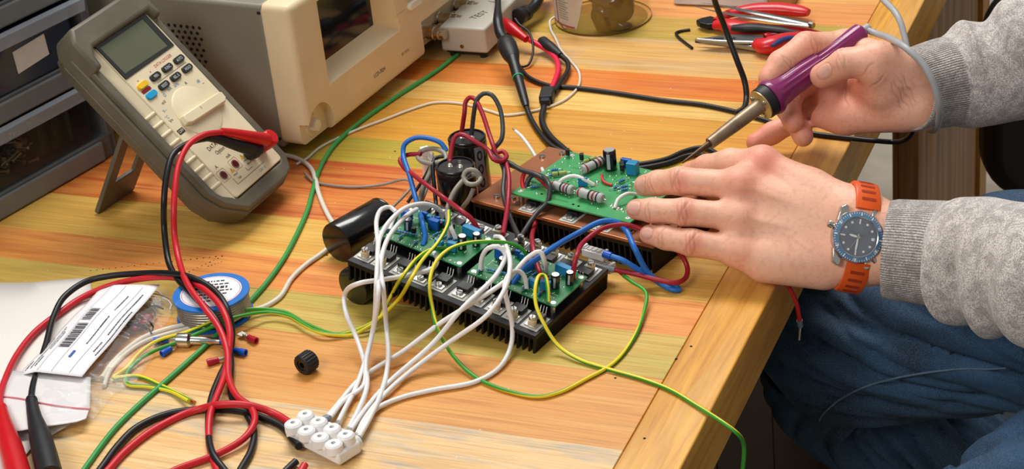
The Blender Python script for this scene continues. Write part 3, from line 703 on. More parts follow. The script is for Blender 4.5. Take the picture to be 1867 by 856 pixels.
def boxcap(parent, x, y, z, L, w, h, ang=0., m=None, nm='film_capacitor'):
    g = G(); g.box((-L/2, -w/2, .0004), (L/2, w/2, h), 0, TM(x, y, z, ang)); return part(nm, g, m or M_CBLUE, parent, smooth=0, bevel=.0005)
def resistor(parent, x, y, z, L, r, ang, m, bands=(), lead=.004, nm='resistor'):
    M = TM(x, y, z, ang); g = G(); A = np.array(M)@np.array(Matrix.Translation((-L/2, 0, r+.0008))@Matrix.Rotation(math.pi/2, 4, 'Y'))
    g.lathe([(r*.75, 0), (r*.98, L*.05), (r, L*.14), (r*.9, L*.22), (r*.9, L*.78), (r, L*.86), (r*.98, L*.95), (r*.75, L)], 16, 0, A)
    for i, (p, mi) in enumerate(bands): g.lathe([(r*1.02, L*p), (r*1.02, L*p+L*.055)], 16, mi, A)
    for s_ in (-1, 1): g.add(*_tubevf([(s_*L/2, 0, r+.0008), (s_*(L/2+lead*.7), 0, r+.0008), (s_*(L/2+lead), 0, 0)], .0004), 1, M)
    return part(nm, g, [m, M_TIN, mat('band_red', (150, 30, 44), .4), M_INK], parent, smooth=40)
def joints(parent, pts_, z, r=.0011, nm='solder_joint'):
    g = G()
    for x, y in pts_: g.sph((x, y, z), (r, r, r*.7), 8)
    o = part(nm, g, M_SOLD, parent, smooth=60); return o
def amp_board(parent, x0, y0, x1, y1, zb, seed):
    R = random.Random(seed); w, d = x1-x0, y1-y0
    g = G(); g.box((x0, y0, zb), (x1, y1, zb+.0014)); b = part('circuit_board', g, M_PCB, parent, smooth=0, bevel=.0002, seg=1)
    z = zb+.0014
    for x, y in ((x0+.004, y0+.004), (x1-.004, y0+.004), (x0+.004, y1-.004), (x1-.004, y1-.004)):
        g = G(); g.lathe([(.0022, 0), (.0022, .0002), (.0013, .0002)], 16, 0, TM(x, y, z)); g.lathe([(.0013, .00015), (.0001, .00015)], 16, 1, TM(x, y, z)); part('mounting_hole', g, [M_TIN, M_INK], b)
        g = G(); g.lathe([(.002, 0), (.002, zb)], 12, 0, TM(x, y, 0)); part('standoff', g, M_TIN, b)
    # blue trimmers and film capacitors
    boxcap(b, x0+.012, y0+d*.62, z, .0095, .0048, .0095, .0, M_DBLUE, 'trimmer'); boxcap(b, x0+.038, y0+d*.66, z, .0095, .0048, .0095, .1, M_DBLUE, 'trimmer')
    boxcap(b, x0+w*.80, y0+d*.84, z, .0165, .0055, .0085, -.05); boxcap(b, x0+w*.78, y0+d*.30, z, .0085, .0045, .0085, .3); boxcap(b, x0+w*.66, y0+d*.25, z, .0075, .004, .0078, -.2)
    ecap(b, x0+.021, y0+d*.40, z, .0036, .0105, M_CAPN if seed == 1 else M_CAPB); ecap(b, x1-.014, y0+d*.45, z, .0038, .0125); ecap(b, x1-.007, y0+d*.66, z, .0034, .0115)
    ecap(b, x0+.006, y0+d*.75, z, .0028, .007, M_CAPN)
    for i in range(6): resistor(b, x0+w*.52+.0042*i, y0+d*(.50+.03*(i % 2)), z, .0062, .0011, 1.35, M_RBLUE, ((.3, 3), (.6, 3)))
    for i in range(4): resistor(b, x0+w*.18+.0050*i, y0+d*.22+.0012*i, z, .0062, .0011, .3, M_RBLUE, ((.3, 3), (.6, 3)))
    for i in range(5): resistor(b, x0+w*(.10+.17*i), y0+d*.12, z, .0055, .0010, 1.57, M_RBLUE, ((.3, 3), (.6, 3)))
    for i in range(4): boxcap(b, x0+w*(.26+.07*i), y0+d*(.84-.04*(i % 2)), z, .0050, .0028, .0060, .2*i, M_CBLUE if i % 2 else M_DBLUE)
    for x, y in ((x0+w*.44, y0+d*.38), (x0+w*.48, y0+d*.72), (x0+w*.33, y0+d*.34), (x0+w*.60, y0+d*.78)):
        g = G(); g.prism([(.0023*math.cos(a), .0023*math.sin(a)) for a in np.linspace(-.6, math.pi+.6, 10)], .002, .0068, M=TM(x, y, z, R.uniform(0, 6))); part('small_transistor', g, M_BLK, b)
    P_ = [(x0+R.uniform(.004, w-.004), y0+R.uniform(.002, d-.003)) for _ in range(46)]+[(x0+w*t, y0+.0025) for t in np.linspace(.08, .92, 14)]+[(x0+w*t, y1-.0025) for t in np.linspace(.08, .92, 14)]
    o = joints(b, P_, z, .0009); o['kind'] = 'stuff'
    g = G()
    for _ in range(16):
        x, y = x0+R.uniform(.006, w-.012), y0+R.uniform(.004, d-.008); L = R.uniform(.004, .012); g.box((x, y, z), (x+L, y+.0005, z+.00006)) if R.random() < .5 else g.box((x, y, z), (x+.0005, min(y+L, y1-.002), z+.00006))
    part('silk_print', g, mat('silk_white', (176, 206, 180), .5), b, smooth=0)
    return b
A1 = thing('amplifier_module', FR[1], 'black finned heat sink carrying two green amplifier boards and rows of bolted transistors', 'amplifier module')
S1L, S1W, S1H = .1810, .1110, .0200
heat_sink(A1, S1L, S1W, S1H, 34)
for i, (x, y) in enumerate(((9, 13), (26, 13), (45, 12), (65, 12), (82, 13), (102, 13), (118, 14), (136, 14), (153, 13), (171, 12))):
    transistor(A1, x/1000, y/1000, 1, i in (0, 1, 6, 8, 9, 7))
for i, (x, y) in enumerate(((10, 100), (28, 100), (45, 100), (64, 99), (80, 100), (103, 99), (118, 101), (135, 100), (151, 100), (170, 100))):
    transistor(A1, x/1000, y/1000, -1, i in (4, 5, 6, 7, 8, 9))
amp_board(A1, .001, .034, .088, .084, .0075, 1); amp_board(A1, .096, .031, .179, .081, .0075, 2)

A2 = thing('amplifier_module', FR[2], 'copper topped heat sink with a lighter green amplifier board being soldered under the hand', 'amplifier module')
heat_sink(A2, .188, .115, .0241, 34)
g = G(); g.box((-.001, -.001, .0), (.189, .116, .0030)); part('copper_plate', g, M_COPPER, A2, smooth=0, bevel=.0005)
for i, (x, y) in enumerate(((.057, .008), (.100, .008), (.135, .008))): transistor(A2, x, y, 1, False).location = (0, 0, .0030)
for x, y in ((.033, .016), (.003+.004, .095), (.018, .012), (.16, .010), (.02, .108)):
    o = screw(A2, x, y, .0030, .0028, .003, False)
bx0, by0, bx1, by1, bz = .036, .010, .160, .100, .0125
g = G(); g.box((bx0, by0, bz-.0016), (bx1, by1, bz)); B2 = part('circuit_board', g, M_PCB2, A2, smooth=0, bevel=.0002, seg=1)
for x, y in ((.042, .016), (.154, .016), (.042, .094), (.154, .094)):
    g = G(); g.lathe([(.0024, 0), (.0024, .0002), (.0014, .0002)], 16, 0, TM(x, y, bz)); g.lathe([(.0014, .00015), (.0001, .00015)], 16, 1, TM(x, y, bz)); part('mounting_hole', g, [M_TIN, M_INK], B2)
    g = G(); g.lathe([(.0025, 0), (.0025, bz-.0046)], 12, 0, TM(x, y, .003)); part('standoff', g, M_TIN, B2)
bn = ((.06, 2), (.48, 3), (.64, 2), (.80, 3))
resistor(B2, .1085, .0280, bz, .026, .0047, -.05, M_GRES, bn, nm='power_resistor'); resistor(B2, .0775, .0300, bz, .022, .0044, -.05, M_GRES, bn, nm='power_resistor'); resistor(B2, .0765, .0785, bz, .026, .0044, 1.35, M_GRES, bn, nm='power_resistor')
ecap(B2, .0890, .0860, bz, .0058, .0190); 
for x, y, a in ((.0650, .0890, 1.2), (.0560, .0550, .75)): resistor(B2, x, y, bz, .013, .0020, a, M_OLIVE, ((.4, 3),))
for x, y, a in ((.047, .060, .8), (.052, .051, .7), (.050, .025, .8), (.121, .060, .9), (.116, .056, .9), (.1245, .055, .9), (.128, .072, .4), (.113, .068, 1.2)): resistor(B2, x, y, bz, .0065, .0013, a, M_RBLUE, ((.3, 3), (.6, 3)))
boxcap(B2, .0860, .0480, bz, .0080, .0030, .0085, .6, M_CBLUE); boxcap(B2, .1120, .0870, bz, .0095, .0085, .0115, .2, M_CBLUE); boxcap(B2, .0990, .0960, bz, .0095, .004, .0080, .1, M_DBLUE)
for x, y in ((.0405, .0905), (.0575, .0880), (.099, .090), (.102, .086)):
    g = G(); g.prism([(.0025*math.cos(a), .0025*math.sin(a)) for a in np.linspace(-.6, math.pi+.6, 10)], .002, .0075, M=TM(x, y, bz, 2.2)); part('small_transistor', g, M_BLK, B2)
R_ = random.Random(5); o = joints(B2, [(R_.uniform(.040, .156), R_.uniform(.014, .096)) for _ in range(70)], bz, .0010); o['kind'] = 'stuff'
joints(B2, [(.129, .029), (.133, .027), (.137, .027), (.141, .0265), (.0925, .060), (.146, .026)], bz, .0019)
g = G()
for _ in range(22):
    x, y = R_.uniform(.040, .14), R_.uniform(.014, .085); L = R_.uniform(.005, .02)
    if R_.random() < .5: g.box((x, y, bz), (min(x+L, .158), y+.0018, bz+.00006))
    else: g.box((x, y, bz), (x+.0018, min(y+L, .098), bz+.00006))
part('copper_track', g, mat('track_green', (40, 132, 66), .35, coat=.2), B2, smooth=0)
g = G()
for x, y in ((.062, .020), (.098, .0160), (.104, .0155), (.068, .079), (.057, .036)): g.lathe([(.0012, .0001), (.0001, .0001)], 10, M=TM(x, y, bz))
part('empty_hole', g, M_INK, B2, smooth=0)

# white terminal strips by the right end of the front heat sink
def small_block(px, py, h, ang, n, label):
    c = P(px, py, h); t = thing('plug_housing', TM(c[0], c[1], T+h-.004, ang), label, 'connector')
    g = G(); g.box((-.011, -.0042, 0), (.011, .0042, .0065)); part('shell', g, M_WHITE, t, bevel=.0006, smooth=0)
    for k in range(n):
        g = G(); x = -.009+.018*k/(n-1); g.box((x-.0016, -.0030, .0064), (x+.0016, .0030, .0074)); part('wire_port', g, mat('port_shade', (190, 186, 178), .5), t, smooth=0)
    for s_ in (-1, 1):
        g = G(); g.box((s_*.0105-.0012, -.0035, .0055), (s_*.0105+.0012, .0035, .0085)); part('latch', g, M_WHITE, t, smooth=0, bevel=.0003)
small_block(1085, 461, .024, -.30, 5, 'small white plug housing holding the blue wire beside the front heat sink')
small_block(1098, 484, .014, -.30, 5, 'small white plug housing holding the red wire beside the front heat sink')

# ------------------------------------------------------------------ large capacitors
M_CANB = mat('capacitor_black', (12, 11, 12), .24, var=.05, coat=.3)
M_CANT = mat('capacitor_disc', (30, 26, 28), .4)
def bigcap(label, p0, p1, r, stripe=None, term=True):
    """p0 = terminal end, p1 = blank end"""
    M = axisM(p1, p0); L = np.linalg.norm(np.asarray(p0)-np.asarray(p1)); t = thing('large_capacitor', M, label, 'capacitor')
    g = G(); g.lathe([(r*.90, 0), (r*.97, .0004), (r, .0016), (r, L-.004), (r*.975, L-.0032), (r, L-.0024), (r, L-.0012), (r*.95, L), (r*.88, L), (r*.87, L-.002), (r*.3, L-.002)], 48, 0); part('can', g, M_CANB, t, smooth=45)
    g = G(); g.lathe([(r*.88, L-.0025), (r*.86, L-.0015), (.0001, L-.0015)], 40, 0); part('sealing_disc', g, M_CANT, t)
    if term:
        for s_ in (-1, 1):
            g = G(); g.lathe([(.0030, 0), (.0026, .0012), (.0016, .0020)], 14, M=TM(s_*.005, 0, L-.0016)); g.box((s_*.005-.0014, -.0004, L-.001), (s_*.005+.0014, .0004, L+.0045)); part('terminal', g, M_SOLD, t)
    if stripe is not None:
        g = G(); a = np.linspace(-.30, .30, 7)+stripe; v = []
        for zz in (L*.10, L*.90): v += [(r*1.004*math.cos(x), r*1.004*math.sin(x), zz) for x in a]
        g.add(v, [(i, i+1, i+8, i+7) for i in range(6)], 0)
        part('polarity_stripe', g, mat('stripe_grey', (124, 130, 142), .35), t, smooth=60)
        g = G()
        for k in range(3):
            zc = L*(.24+.26*k); N = 20; v = []
            for q_ in (1., .55):
                for i in range(N):
                    th = i*2*math.pi/N; aa = stripe+.13*q_*math.cos(th); v.append((r*1.007*math.cos(aa), r*1.007*math.sin(aa), zc+.0042*(q_ if q_ == 1 else .62)*math.sin(th)))
            g.add(v, [(i, (i+1) % N, N+(i+1) % N, N+i) for i in range(N)])
        part('stripe_mark', g, M_INK, t, smooth=0)
    return t
def Mrel(c, h): return P(*c, h)
b1 = P(862, 342, 0); bigcap('rear standing black capacitor with red and dark grey wires soldered on top', b1+[0, 0, .052], b1, .0175, None)
stripe_c = b1
b2_ = P(842, 400, 0); bigcap('front standing black capacitor with a knotted grey wire at its rim', b2_+[0, 0, .054], b2_, .0175, None)
# stripe on the back capacitor facing right
for (c_, L_, off) in ((b1, .052, -.55),):
    g = G(); r = .0175
    a = np.linspace(-.28, .28, 7)+off; v = []
    for zz in (.004, .047): v += [(c_[0]+r*1.006*math.cos(x), c_[1]+r*1.006*math.sin(x), T+zz) for x in a]
    g.add(v, [(i, i+1, i+8, i+7) for i in range(6)], 0)
    for k in range(3):
        zc = .011+.0135*k; N = 20; v = []
        for q_ in (1., .5):
            for i in range(N):
                th = i*2*math.pi/N; aa = off+.17*q_*math.cos(th); v.append((c_[0]+r*1.012*math.cos(aa), c_[1]+r*1.012*math.sin(aa), T+zc+.0050*(q_ if q_ == 1 else .6)*math.sin(th)))
        g.add(v, [(i, (i+1) % N, N+(i+1) % N, N+i) for i in range(N)], 1)
    par = [o for o in COL.objects if o.name.startswith('large_capacitor') and not o.name.startswith('large_capacitor.001') and o.parent is None][0]
    Mi = np.linalg.inv(np.array(par.matrix_world)); g.v = [(np.c_[v_, np.ones(len(v_))]@Mi.T)[:, :3] for v_ in g.v]
    part('polarity_stripe', g, [mat('stripe_grey', (124, 130, 142), .35), M_INK], par, smooth=60, label='grey stripe printed with black rings')
a_ = P(613, 444, .0180); c_ = P(705, 391, .0180); u = (c_-a_)/np.linalg.norm(c_-a_); bigcap('black capacitor lying on its side left of the front heat sink', a_+u*.058, a_, .0180, None)
a_ = P(642, 524, .0165); bigcap('black capacitor lying partly under the left end of the front heat sink', a_+u*.052, a_, .0165, None)
# ------------------------------------------------------------------ wires
def wire_mat(name, col, rough=.42): return mat(name, col, rough, var=.05, vscale=120)
WM = dict(white=wire_mat('wire_white', (232, 230, 228)), offwhite=wire_mat('wire_offwhite', (220, 212, 196)), red=wire_mat('wire_red', (200, 28, 40)), dred=wire_mat('wire_dark_red', (158, 22, 44)),
          black=wire_mat('wire_black', (17, 17, 19)), dgrey=wire_mat('wire_dark_grey', (58, 58, 60)), grey=wire_mat('wire_grey', (146, 138, 126)), lgrey=wire_mat('wire_light_grey', (168, 170, 172)),
          blue=wire_mat('wire_blue', (24, 104, 186)), green=wire_mat('wire_green', (52, 150, 72)), yellow=wire_mat('wire_yellow', (228, 206, 40)), pink=wire_mat('wire_pink', (226, 30, 72)))
def striped(name, bias, twist):
    m = bpy.data.materials.new(name); m.use_nodes = True; n = m.node_tree; b = n.nodes['Principled BSDF']
    uv = nd(n, 'ShaderNodeUVMap'); sx = nd(n, 'ShaderNodeSeparateXYZ'); n.links.new(uv.outputs[0], sx.inputs[0])
    ph = math_(n, 'MULTIPLY_ADD', sx.outputs[1], twist, sx.outputs[0]); fr = math_(n, 'FRACT', ph)
    c = mixc(n, math_(n, 'GREATER_THAN', fr, bias), s2l((232, 210, 36)), s2l((56, 152, 42))); n.links.new(c, b.inputs['Base Color']); b.inputs['Roughness'].default_value = .38
    return m
WM['yg1'] = striped('wire_yellow_green', .62, 3.1); WM['yg2'] = striped('wire_green_yellow', .42, 4.3); WM['yg3'] = striped('wire_green_stripe', .30, 2.3); WM['yg4'] = striped('wire_lime_stripe', .34, 1.1)
def wire(pts_, r, m, label, cat='wire', group=None, nm='wire', tip0=None, tip1=None):
    p = [pt(a) for a in pts_]
    g = G(); g.tube(p, r, 10, step=.003)
    V = np.concatenate(g.v); lo = T+r*.6
    over = (V[:, 0] < .002)
    z = V[:, 2]
    c = catmull(p, .003)
    o = single(nm, g, WM[m], label, cat, group, smooth=60)
    for tip, a, b_ in ((tip0, p[0], p[1]), (tip1, p[-1], p[-2])):
        if not tip: continue
        kind, L, rr, mt = tip; d_ = (a-b_)/np.linalg.norm(a-b_); q = G(); l = np.array(o.location); q.cyl(a-l-d_*.001, a-l+d_*L, rr, rr*.92, 12); part(kind, q, mt, o, smooth=40)
    return o
M_FERR = mat('grey_ferrule', (112, 124, 134), .4); M_CUT = mat('copper_strand', (190, 120, 72), .35, .8)
gw = 'white wires running into the white terminal block'
wr = .00195
wf = ('ferrule', .0075, .0030, M_FERR)
# right-hand fan
wire([(996, 496, .0105, 1), (993, 478, .026, 1), (984, 459, .036, 1), (963, 470, .030, 1), (924, 511, .022, 1), (845, 563, .012, 1), (800, 592, .026), (741, 637, .010), (659, 690, .0045), (620, 733, .004), (598, 760, .005)], wr, 'white', 'white wire from the right board making the upper straight diagonal into the block\'s leftmost ferrule', group=gw)
wire([(876, 492, .0105, 1), (879, 470, .022, 1), (890, 453, .033, 1), (908, 450, .036, 1), (921, 463, .030, 1), (908, 497, .024, 1), (840, 566, .016, 1), (789, 627, .018), (712, 695, .0045), (669, 743, .0045), (640, 784, .005)], wr, 'white', 'white wire arching low over the right board\'s left corner, then running to the block', group=gw)
wire([(903, 432, .012, 1), (914, 434, .022, 1), (925, 455, .030, 1), (930, 487, .034, 1), (922, 524, .028, 1), (889, 574, .018, 1), (819, 625, .020), (751, 676, .006), (702, 719, .0045), (665, 765, .005), (651, 793, .006)], wr, 'white', 'white wire leaving the gap between the two boards and curving widest to the block', group=gw)
wire([(960, 527, .0105, 1), (957, 507, .018, 1), (947, 495, .024, 1), (931, 498, .026, 1), (920, 522, .024, 1), (926, 556, .016, 1), (934, 595, .020), (932, 630, .008), (910, 671, .003), (866, 697, .0025), (789, 712, .0025), (731, 726, .0025), (688, 745, .0035), (664, 775, .005), (654, 795, .006)], wr, 'white', 'white wire hooking round the front heat sink\'s right side and running lowest along the bench', group=gw)
# left-hand bunch
wire([(790, 459, .0115, 1), (797, 474, .012, 1), (788, 490, .014, 1), (749, 501, .016, 1), (700, 510, .020, 1), (655, 517, .026, 1), (628, 540, .034), (632, 575, .028), (648, 612, .016), (664, 660, .009), (669, 705, .008), (655, 745, .006), (636, 782, .005)], wr, 'white', 'white wire crossing in front of the left board and bulging farthest left before turning down', group=gw)
wire([(722, 387, .014, 1), (711, 378, .016, 1), (697, 381, .018, 1), (687, 400, .022, 1), (689, 450, .028, 1), (686, 520, .030, 1), (682, 590, .024), (668, 650, .012), (650, 705, .005), (627, 750, .005), (617, 770, .006)], wr, 'white', 'white wire looping tightly beside the lying capacitor, leftmost of the small loops', group=gw)
wire([(804, 386, .012, 1), (790, 376, .022, 1), (768, 372, .030, 1), (740, 379, .034, 1), (712, 402, .034, 1), (693, 433, .032, 1), (688, 485, .030, 1), (690, 538, .028, 1), (679, 608, .022), (668, 656, .012), (662, 705, .006), (628, 730, .005), (602, 762, .006)], wr, 'white', 'white wire making the tallest arch over the back of the left board', group=gw)
wire([(760, 382, .018, 1), (745, 391, .024, 1), (726, 409, .030, 1), (705, 440, .032, 1), (694, 485, .030, 1), (699, 527, .028, 1), (704, 590, .022), (708, 640, .012), (705, 680, .007), (692, 725, .006), (675, 762, .006), (655, 798, .006)], wr, 'white', 'white wire running straight from the arch\'s top and falling nearest the heat sink\'s fins', group=gw)
# little white links on the boards
wire([(722, 392, .010, 1), (716, 403, .012, 1), (711, 420, .010, 1)], .0018, 'white', 'short white wire stub at the left corner of the left board')
wire([(820, 430, .0105, 1), (824, 440, .014, 1), (829, 434, .010, 1)] if False else [(820, 407, .014, 1), (824, 420, .016, 1), (831, 436, .010, 1)], .0018, 'white', 'short white wire link beside the grey wire on the left board')
wire([(940, 239, .030), (952, 250, .030), (970, 275, .028), (984, 300, .022), (991, 314, .0125, 2)], .0016, 'white', 'single white wire sticking up behind the copper plate with a bare tip', tip0=('bare_tip', .006, .0011, M_TIN))
wire([(1014, 341, .0135, 2), (1026, 327, .020, 2), (1047, 321, .022, 2), (1066, 328, .019, 2), (1084, 338, .013, 2)], .0017, 'white', 'short white link arching over the middle of the lighter green board', tip1=('solder_blob', .003, .0018, M_SOLD))
wire([(1121, 380, .013, 2), (1127, 364, .018, 2), (1142, 354, .020, 2), (1160, 355, .014, 2)], .0017, 'white', 'short white link curving beside the middle fingertip on the lighter green board')
wire([(1098, 319, .016, 2), (1098, 328, .015, 2), (1106, 335, .014, 2), (1116, 338, .0135, 2)], .0012, 'red', 'tiny red link beside the upright capacitor on the lighter green board')
# yellow and green
wire([(818, 440, .0105, 1), (820, 405, .020, 1), (819, 385, .022, 1), (817, 409, .024, 1), (798, 443, .022, 1), (770, 475, .020, 1), (749, 510, .022, 1), (725, 548, .020), (700, 573, .012), (676, 590, .006), (641, 604, .0025), (613, 610, .0022), (560, 592, .0022), (518, 569, .003), (478, 564, .005), (428, 569, .010), (383, 589, .010), (338, 607, .008), (289, 621, .006), (259, 640, .004), (228, 674, .003), (207, 689, .003), (249, 686, .0022), (299, 706, .0022), (348, 731, .0022)][2:], .00160, 'yg1', 'yellow wire with green trace from the left board to the hairpin beside the plastic bag', tip1=('bare_end', .005, .0015, M_CUT))
wire([(816, 452, .013, 1), (788, 455, .018, 1), (760, 472, .022, 1), (735, 503, .022, 1), (714, 538, .020), (700, 566, .012), (690, 583, .007), (665, 600, .0055), (640, 611, .0022), (588, 608, .0052), (556, 594, .0056), (528, 577, .0060), (488, 570, .007), (423, 581, .013), (380, 600, .009), (348, 614, .007), (319, 626, .006), (282, 640, .005), (252, 658, .004), (230, 684, .0022), (234, 702, .0022), (269, 706, .0022), (309, 714, .0022), (344, 732, .0054)], .00160, 'yg3', 'green wire with yellow trace lying alongside the yellow one to the hairpin')
wire([(962, 474, .011, 1), (958, 462, .018, 1), (947, 451, .024, 1), (923, 443, .030, 1), (888, 441, .034, 1), (856, 443, .034, 1), (824, 452, .032, 1), (800, 471, .030, 1), (787, 496, .026, 1), (783, 525, .020, 1), (788, 560, .034), (795, 592, .026), (819, 639, .010), (861, 684, .003), (914, 710, .0020), (982, 724, .0020), (1020, 716, .0020), (1068, 692, .0020), (1117, 664, .0020), (1155, 617, .0025), (1174, 570, .004), (1177, 533, .008), (1153, 515, .010), (1137, 503, .012)], .00160, 'yg2', 'green and yellow wire arching over both boards, then circling round on the bench', tip1=('bare_end', .005, .0013, M_CUT))
wire([(1000, 551, .0105, 1), (999, 525, .018, 1), (993, 503, .022, 1), (985, 502, .023, 1), (977, 520, .022, 1), (977, 555, .014, 1), (991, 590, .022), (1016, 629, .008), (1054, 655, .003), (1107, 673, .0022), (1175, 693, .0020), (1223, 712, .0020), (1271, 741, .0020), (1319, 772, .0025), (1343, 790, -.002), (1356, 812, -.020), (1354, 856, -.045), (1345, 910, -.07)], .00160, 'yg4', 'lime wire from the right board trailing off over the front corner of the bench')
# red, black and grey at the capacitors
top1 = b1+[0, 0, .052]
wire([tuple(top1+[-.005, 0, .002])+('w',), (847, 205, .075), (849, 186, .083), (856, 178, .086), (866, 181, .086), (879, 206, .078), (892, 245, .066), (900, 268, .060), (906, 285, .054), (918, 290, .052), (925, 306, .050), (928, 328, .046), (926, 370, .038), (917, 428, .008, 1)], .0021, 'dred', 'dark red wire looping off the rear standing capacitor down to the left board')
wire([tuple(top1+[.005, 0, .002])+('w',), (865, 200, .078), (869, 183, .086), (881, 171, .090), (896, 173, .090), (909, 192, .082), (916, 222, .072), (914, 255, .062), (902, 270, .056), (896, 282, .054), (910, 292, .052), (919, 310, .048), (918, 356, .040), (931, 398, .028), (949, 437, .008, 1)], .0021, 'dgrey', 'dark grey wire looping highest off the rear standing capacitor')
top2 = b2_+[0, 0, .054]
wire([tuple(top2+[-.005, 0, .002])+('w',), (825, 262, .068), (832, 247, .073), (845, 246, .074), (862, 256, .070), (890, 274, .062), (899, 290, .058), (912, 295, .055), (924, 285, .054), (915, 276, .055), (903, 283, .054), (914, 294, .050), (940, 305, .046), (960, 313, .044), (975, 317, .044), (990, 327, .042), (1000, 345, .036), (994, 362, .028), (985, 385, .024), (974, 415, .020), (972, 450, .020, 1), (980, 485, .016, 1), (990, 515, .012, 1), (989, 541, .006, 1)], .0021, 'dred', 'dark red wire from the front standing capacitor through both knots')
wire([(893, 278, .058), (905, 290, .056), (928, 297, .050), (950, 310, .048), (978, 319, .048), (999, 334, .044), (1003, 352, .038), (990, 369, .030), (970, 362, .030), (959, 343, .036), (968, 322, .044), (985, 320, .047), (1002, 340, .046), (999, 367, .036), (977, 391, .030), (949, 433, .026), (935, 462, .010, 1)], .0021, 'dgrey', 'dark grey wire knotted into a ring beside the left corner of the copper plate')
wire([(957, 312, .046), (952, 330, .040), (957, 350, .034), (970, 366, .028), (985, 371, .026), (994, 357, .030), (996, 340, .036), (985, 328, .042), (972, 318, .046)], .0019, 'red', 'red wire turn forming the ring around the dark grey knot')
wire([(768, 281, .048), (742, 283, .046), (730, 290, .044), (735, 304, .042), (756, 321, .044), (785, 343, .046), (812, 363, .040), (840, 384, .024, 1), (858, 398, .020, 1), (868, 412, .014, 1), (873, 424, .008, 1)], .0021, 'dred', 'dark red wire crossing diagonally above the back of the left board')
wire([(814, 276, .050), (805, 262, .056), (784, 253, .060), (756, 252, .060), (738, 263, .056), (735, 280, .050), (746, 318, .042), (760, 370, .030), (770, 405, .018, 1), (775, 433, .012, 1), (771, 449, .008, 1)], .0023, 'blue', 'blue wire bent over in a tall hook behind the left board')
wire([(790, 300, .046), (768, 294, .045), (762, 282, .046), (775, 273, .049), (795, 272, .051), (811, 281, .050), (813, 293, .047), (796, 297, .046), (782, 290, .046), (786, 279, .050), (785, 311, .040), (771, 342, .030), (764, 372, .018)], .0022, 'grey', 'grey wire knotted in a small coil above the white plug')
wire([(812, 285, .049), (795, 288, .048), (789, 300, .046), (791, 330, .036), (795, 372, .020), (797, 384, .012, 1)], .0018, 'black', 'thin black wire hanging straight down from the grey coil')
wire([(874, 320, .055), (866, 311, .060), (852, 311, .060), (845, 322, .056), (852, 335, .052), (868, 336, .052), (876, 326, .053), (868, 318, .055), (850, 325, .054), (828, 350, .048), (817, 377, .040), (817, 402, .020, 1), (819, 425, .012, 1), (818, 445, .007, 1)], .0022, 'grey', 'grey wire knotted at the rim of the nearer standing capacitor')
wire([(858, 318, .057), (845, 330, .052), (830, 356, .044), (819, 382, .036), (816, 392, .030)], .0018, 'dgrey', 'dark grey wire hugging the knotted grey wire below the capacitor rim')
wire([(863, 345, .044), (856, 362, .036), (843, 380, .026), (838, 392, .016)], .0020, 'grey', 'short grey wire slanting beside the nearer standing capacitor')
wire([(556, 316, .003), (572, 331, .002), (597, 337, .0018), (635, 341, .0018), (672, 340, .0020), (706, 335, .004), (728, 329, .008), (744, 329, .012), (750, 340, .014), (738, 356, .012), (716, 378, .008)], .0013, 'grey', 'thin grey cable curving over the orange plank behind the lying capacitor')
wire([(786, 300, .040), (775, 322, .032), (757, 350, .020), (743, 370, .012)], .0015, 'black', 'thin black wire slanting down from the coil to the bench')
wire([(800, 292, .046), (788, 318, .036), (776, 350, .026), (770, 366, .018)], .0015, 'lgrey', 'light grey wire hanging between the coil and the left board')
# white cable to the left
wire([(500, 281, .004), (525, 284, .003), (548, 292, .0024), (566, 306, .0024), (575, 326, .0024), (581, 352, .0024), (592, 380, .0024), (604, 402, .0024), (618, 420, .0022)], .0022, 'offwhite', 'off white cable coming from behind the multimeter to the lying capacitor')
wire([(600, 452, .003), (582, 466, .0024), (558, 483, .0022), (532, 508, .0022), (508, 544, .0022), (476, 562, .0022), (440, 569, .004), (400, 578, .0060), (348, 590, .0030), (300, 602, .0022), (262, 616, .0022), (228, 640, .0022), (204, 664, .0022), (186, 690, .0022)], .0022, 'offwhite', 'off white cable from under the lying capacitor across to the plastic bag')
wire([(430, 577, .0022), (400, 584, .004), (348, 598, .0024), (300, 611, .0020), (262, 624, .0020), (222, 652, .0020), (200, 678, .0020), (190, 705, .0020)], .0019, 'offwhite', 'shorter off white cable lying just below the long one by the solder reel')
wire([(540, 300, .0016), (557, 291, .0016), (585, 268, .0016), (648, 238, .0016), (704, 217, .0016), (760, 196, .0016), (795, 187, .0016), (848, 190, .0016), (894, 203, .0016), (922, 210, .0016), (971, 203, .0016), (1023, 186, .0016), (1053, 160, .0016), (1056, 133, .0016), (1041, 112, .0016), (1022, 90, .003), (1014, 72, .003), (1004, 52, .004), (1004, 36, .006), (1014, 31, .006), (1024, 38, .004), (1030, 50, .003)], .0013, 'offwhite', 'very long thin off white cable crossing behind the capacitors to the tub')
wire([(834, 100, .0022), (795, 130, .0022), (725, 175, .0022), (655, 224, .0022), (612, 262, .0022), (591, 292, .0022), (579, 318, .0022), (571, 345, .0022), (560, 385, .0022), (540, 430, .0022), (516, 474, .0022), (483, 520, .0022), (443, 564, .0022), (388, 619, .0022), (299, 699, .0022), (259, 734, .0022), (209, 783, .0022), (154, 856, .0022), (120, 905, .0022)], .0022, 'green', 'long plain green wire running across the whole bench from the grey box to the front')
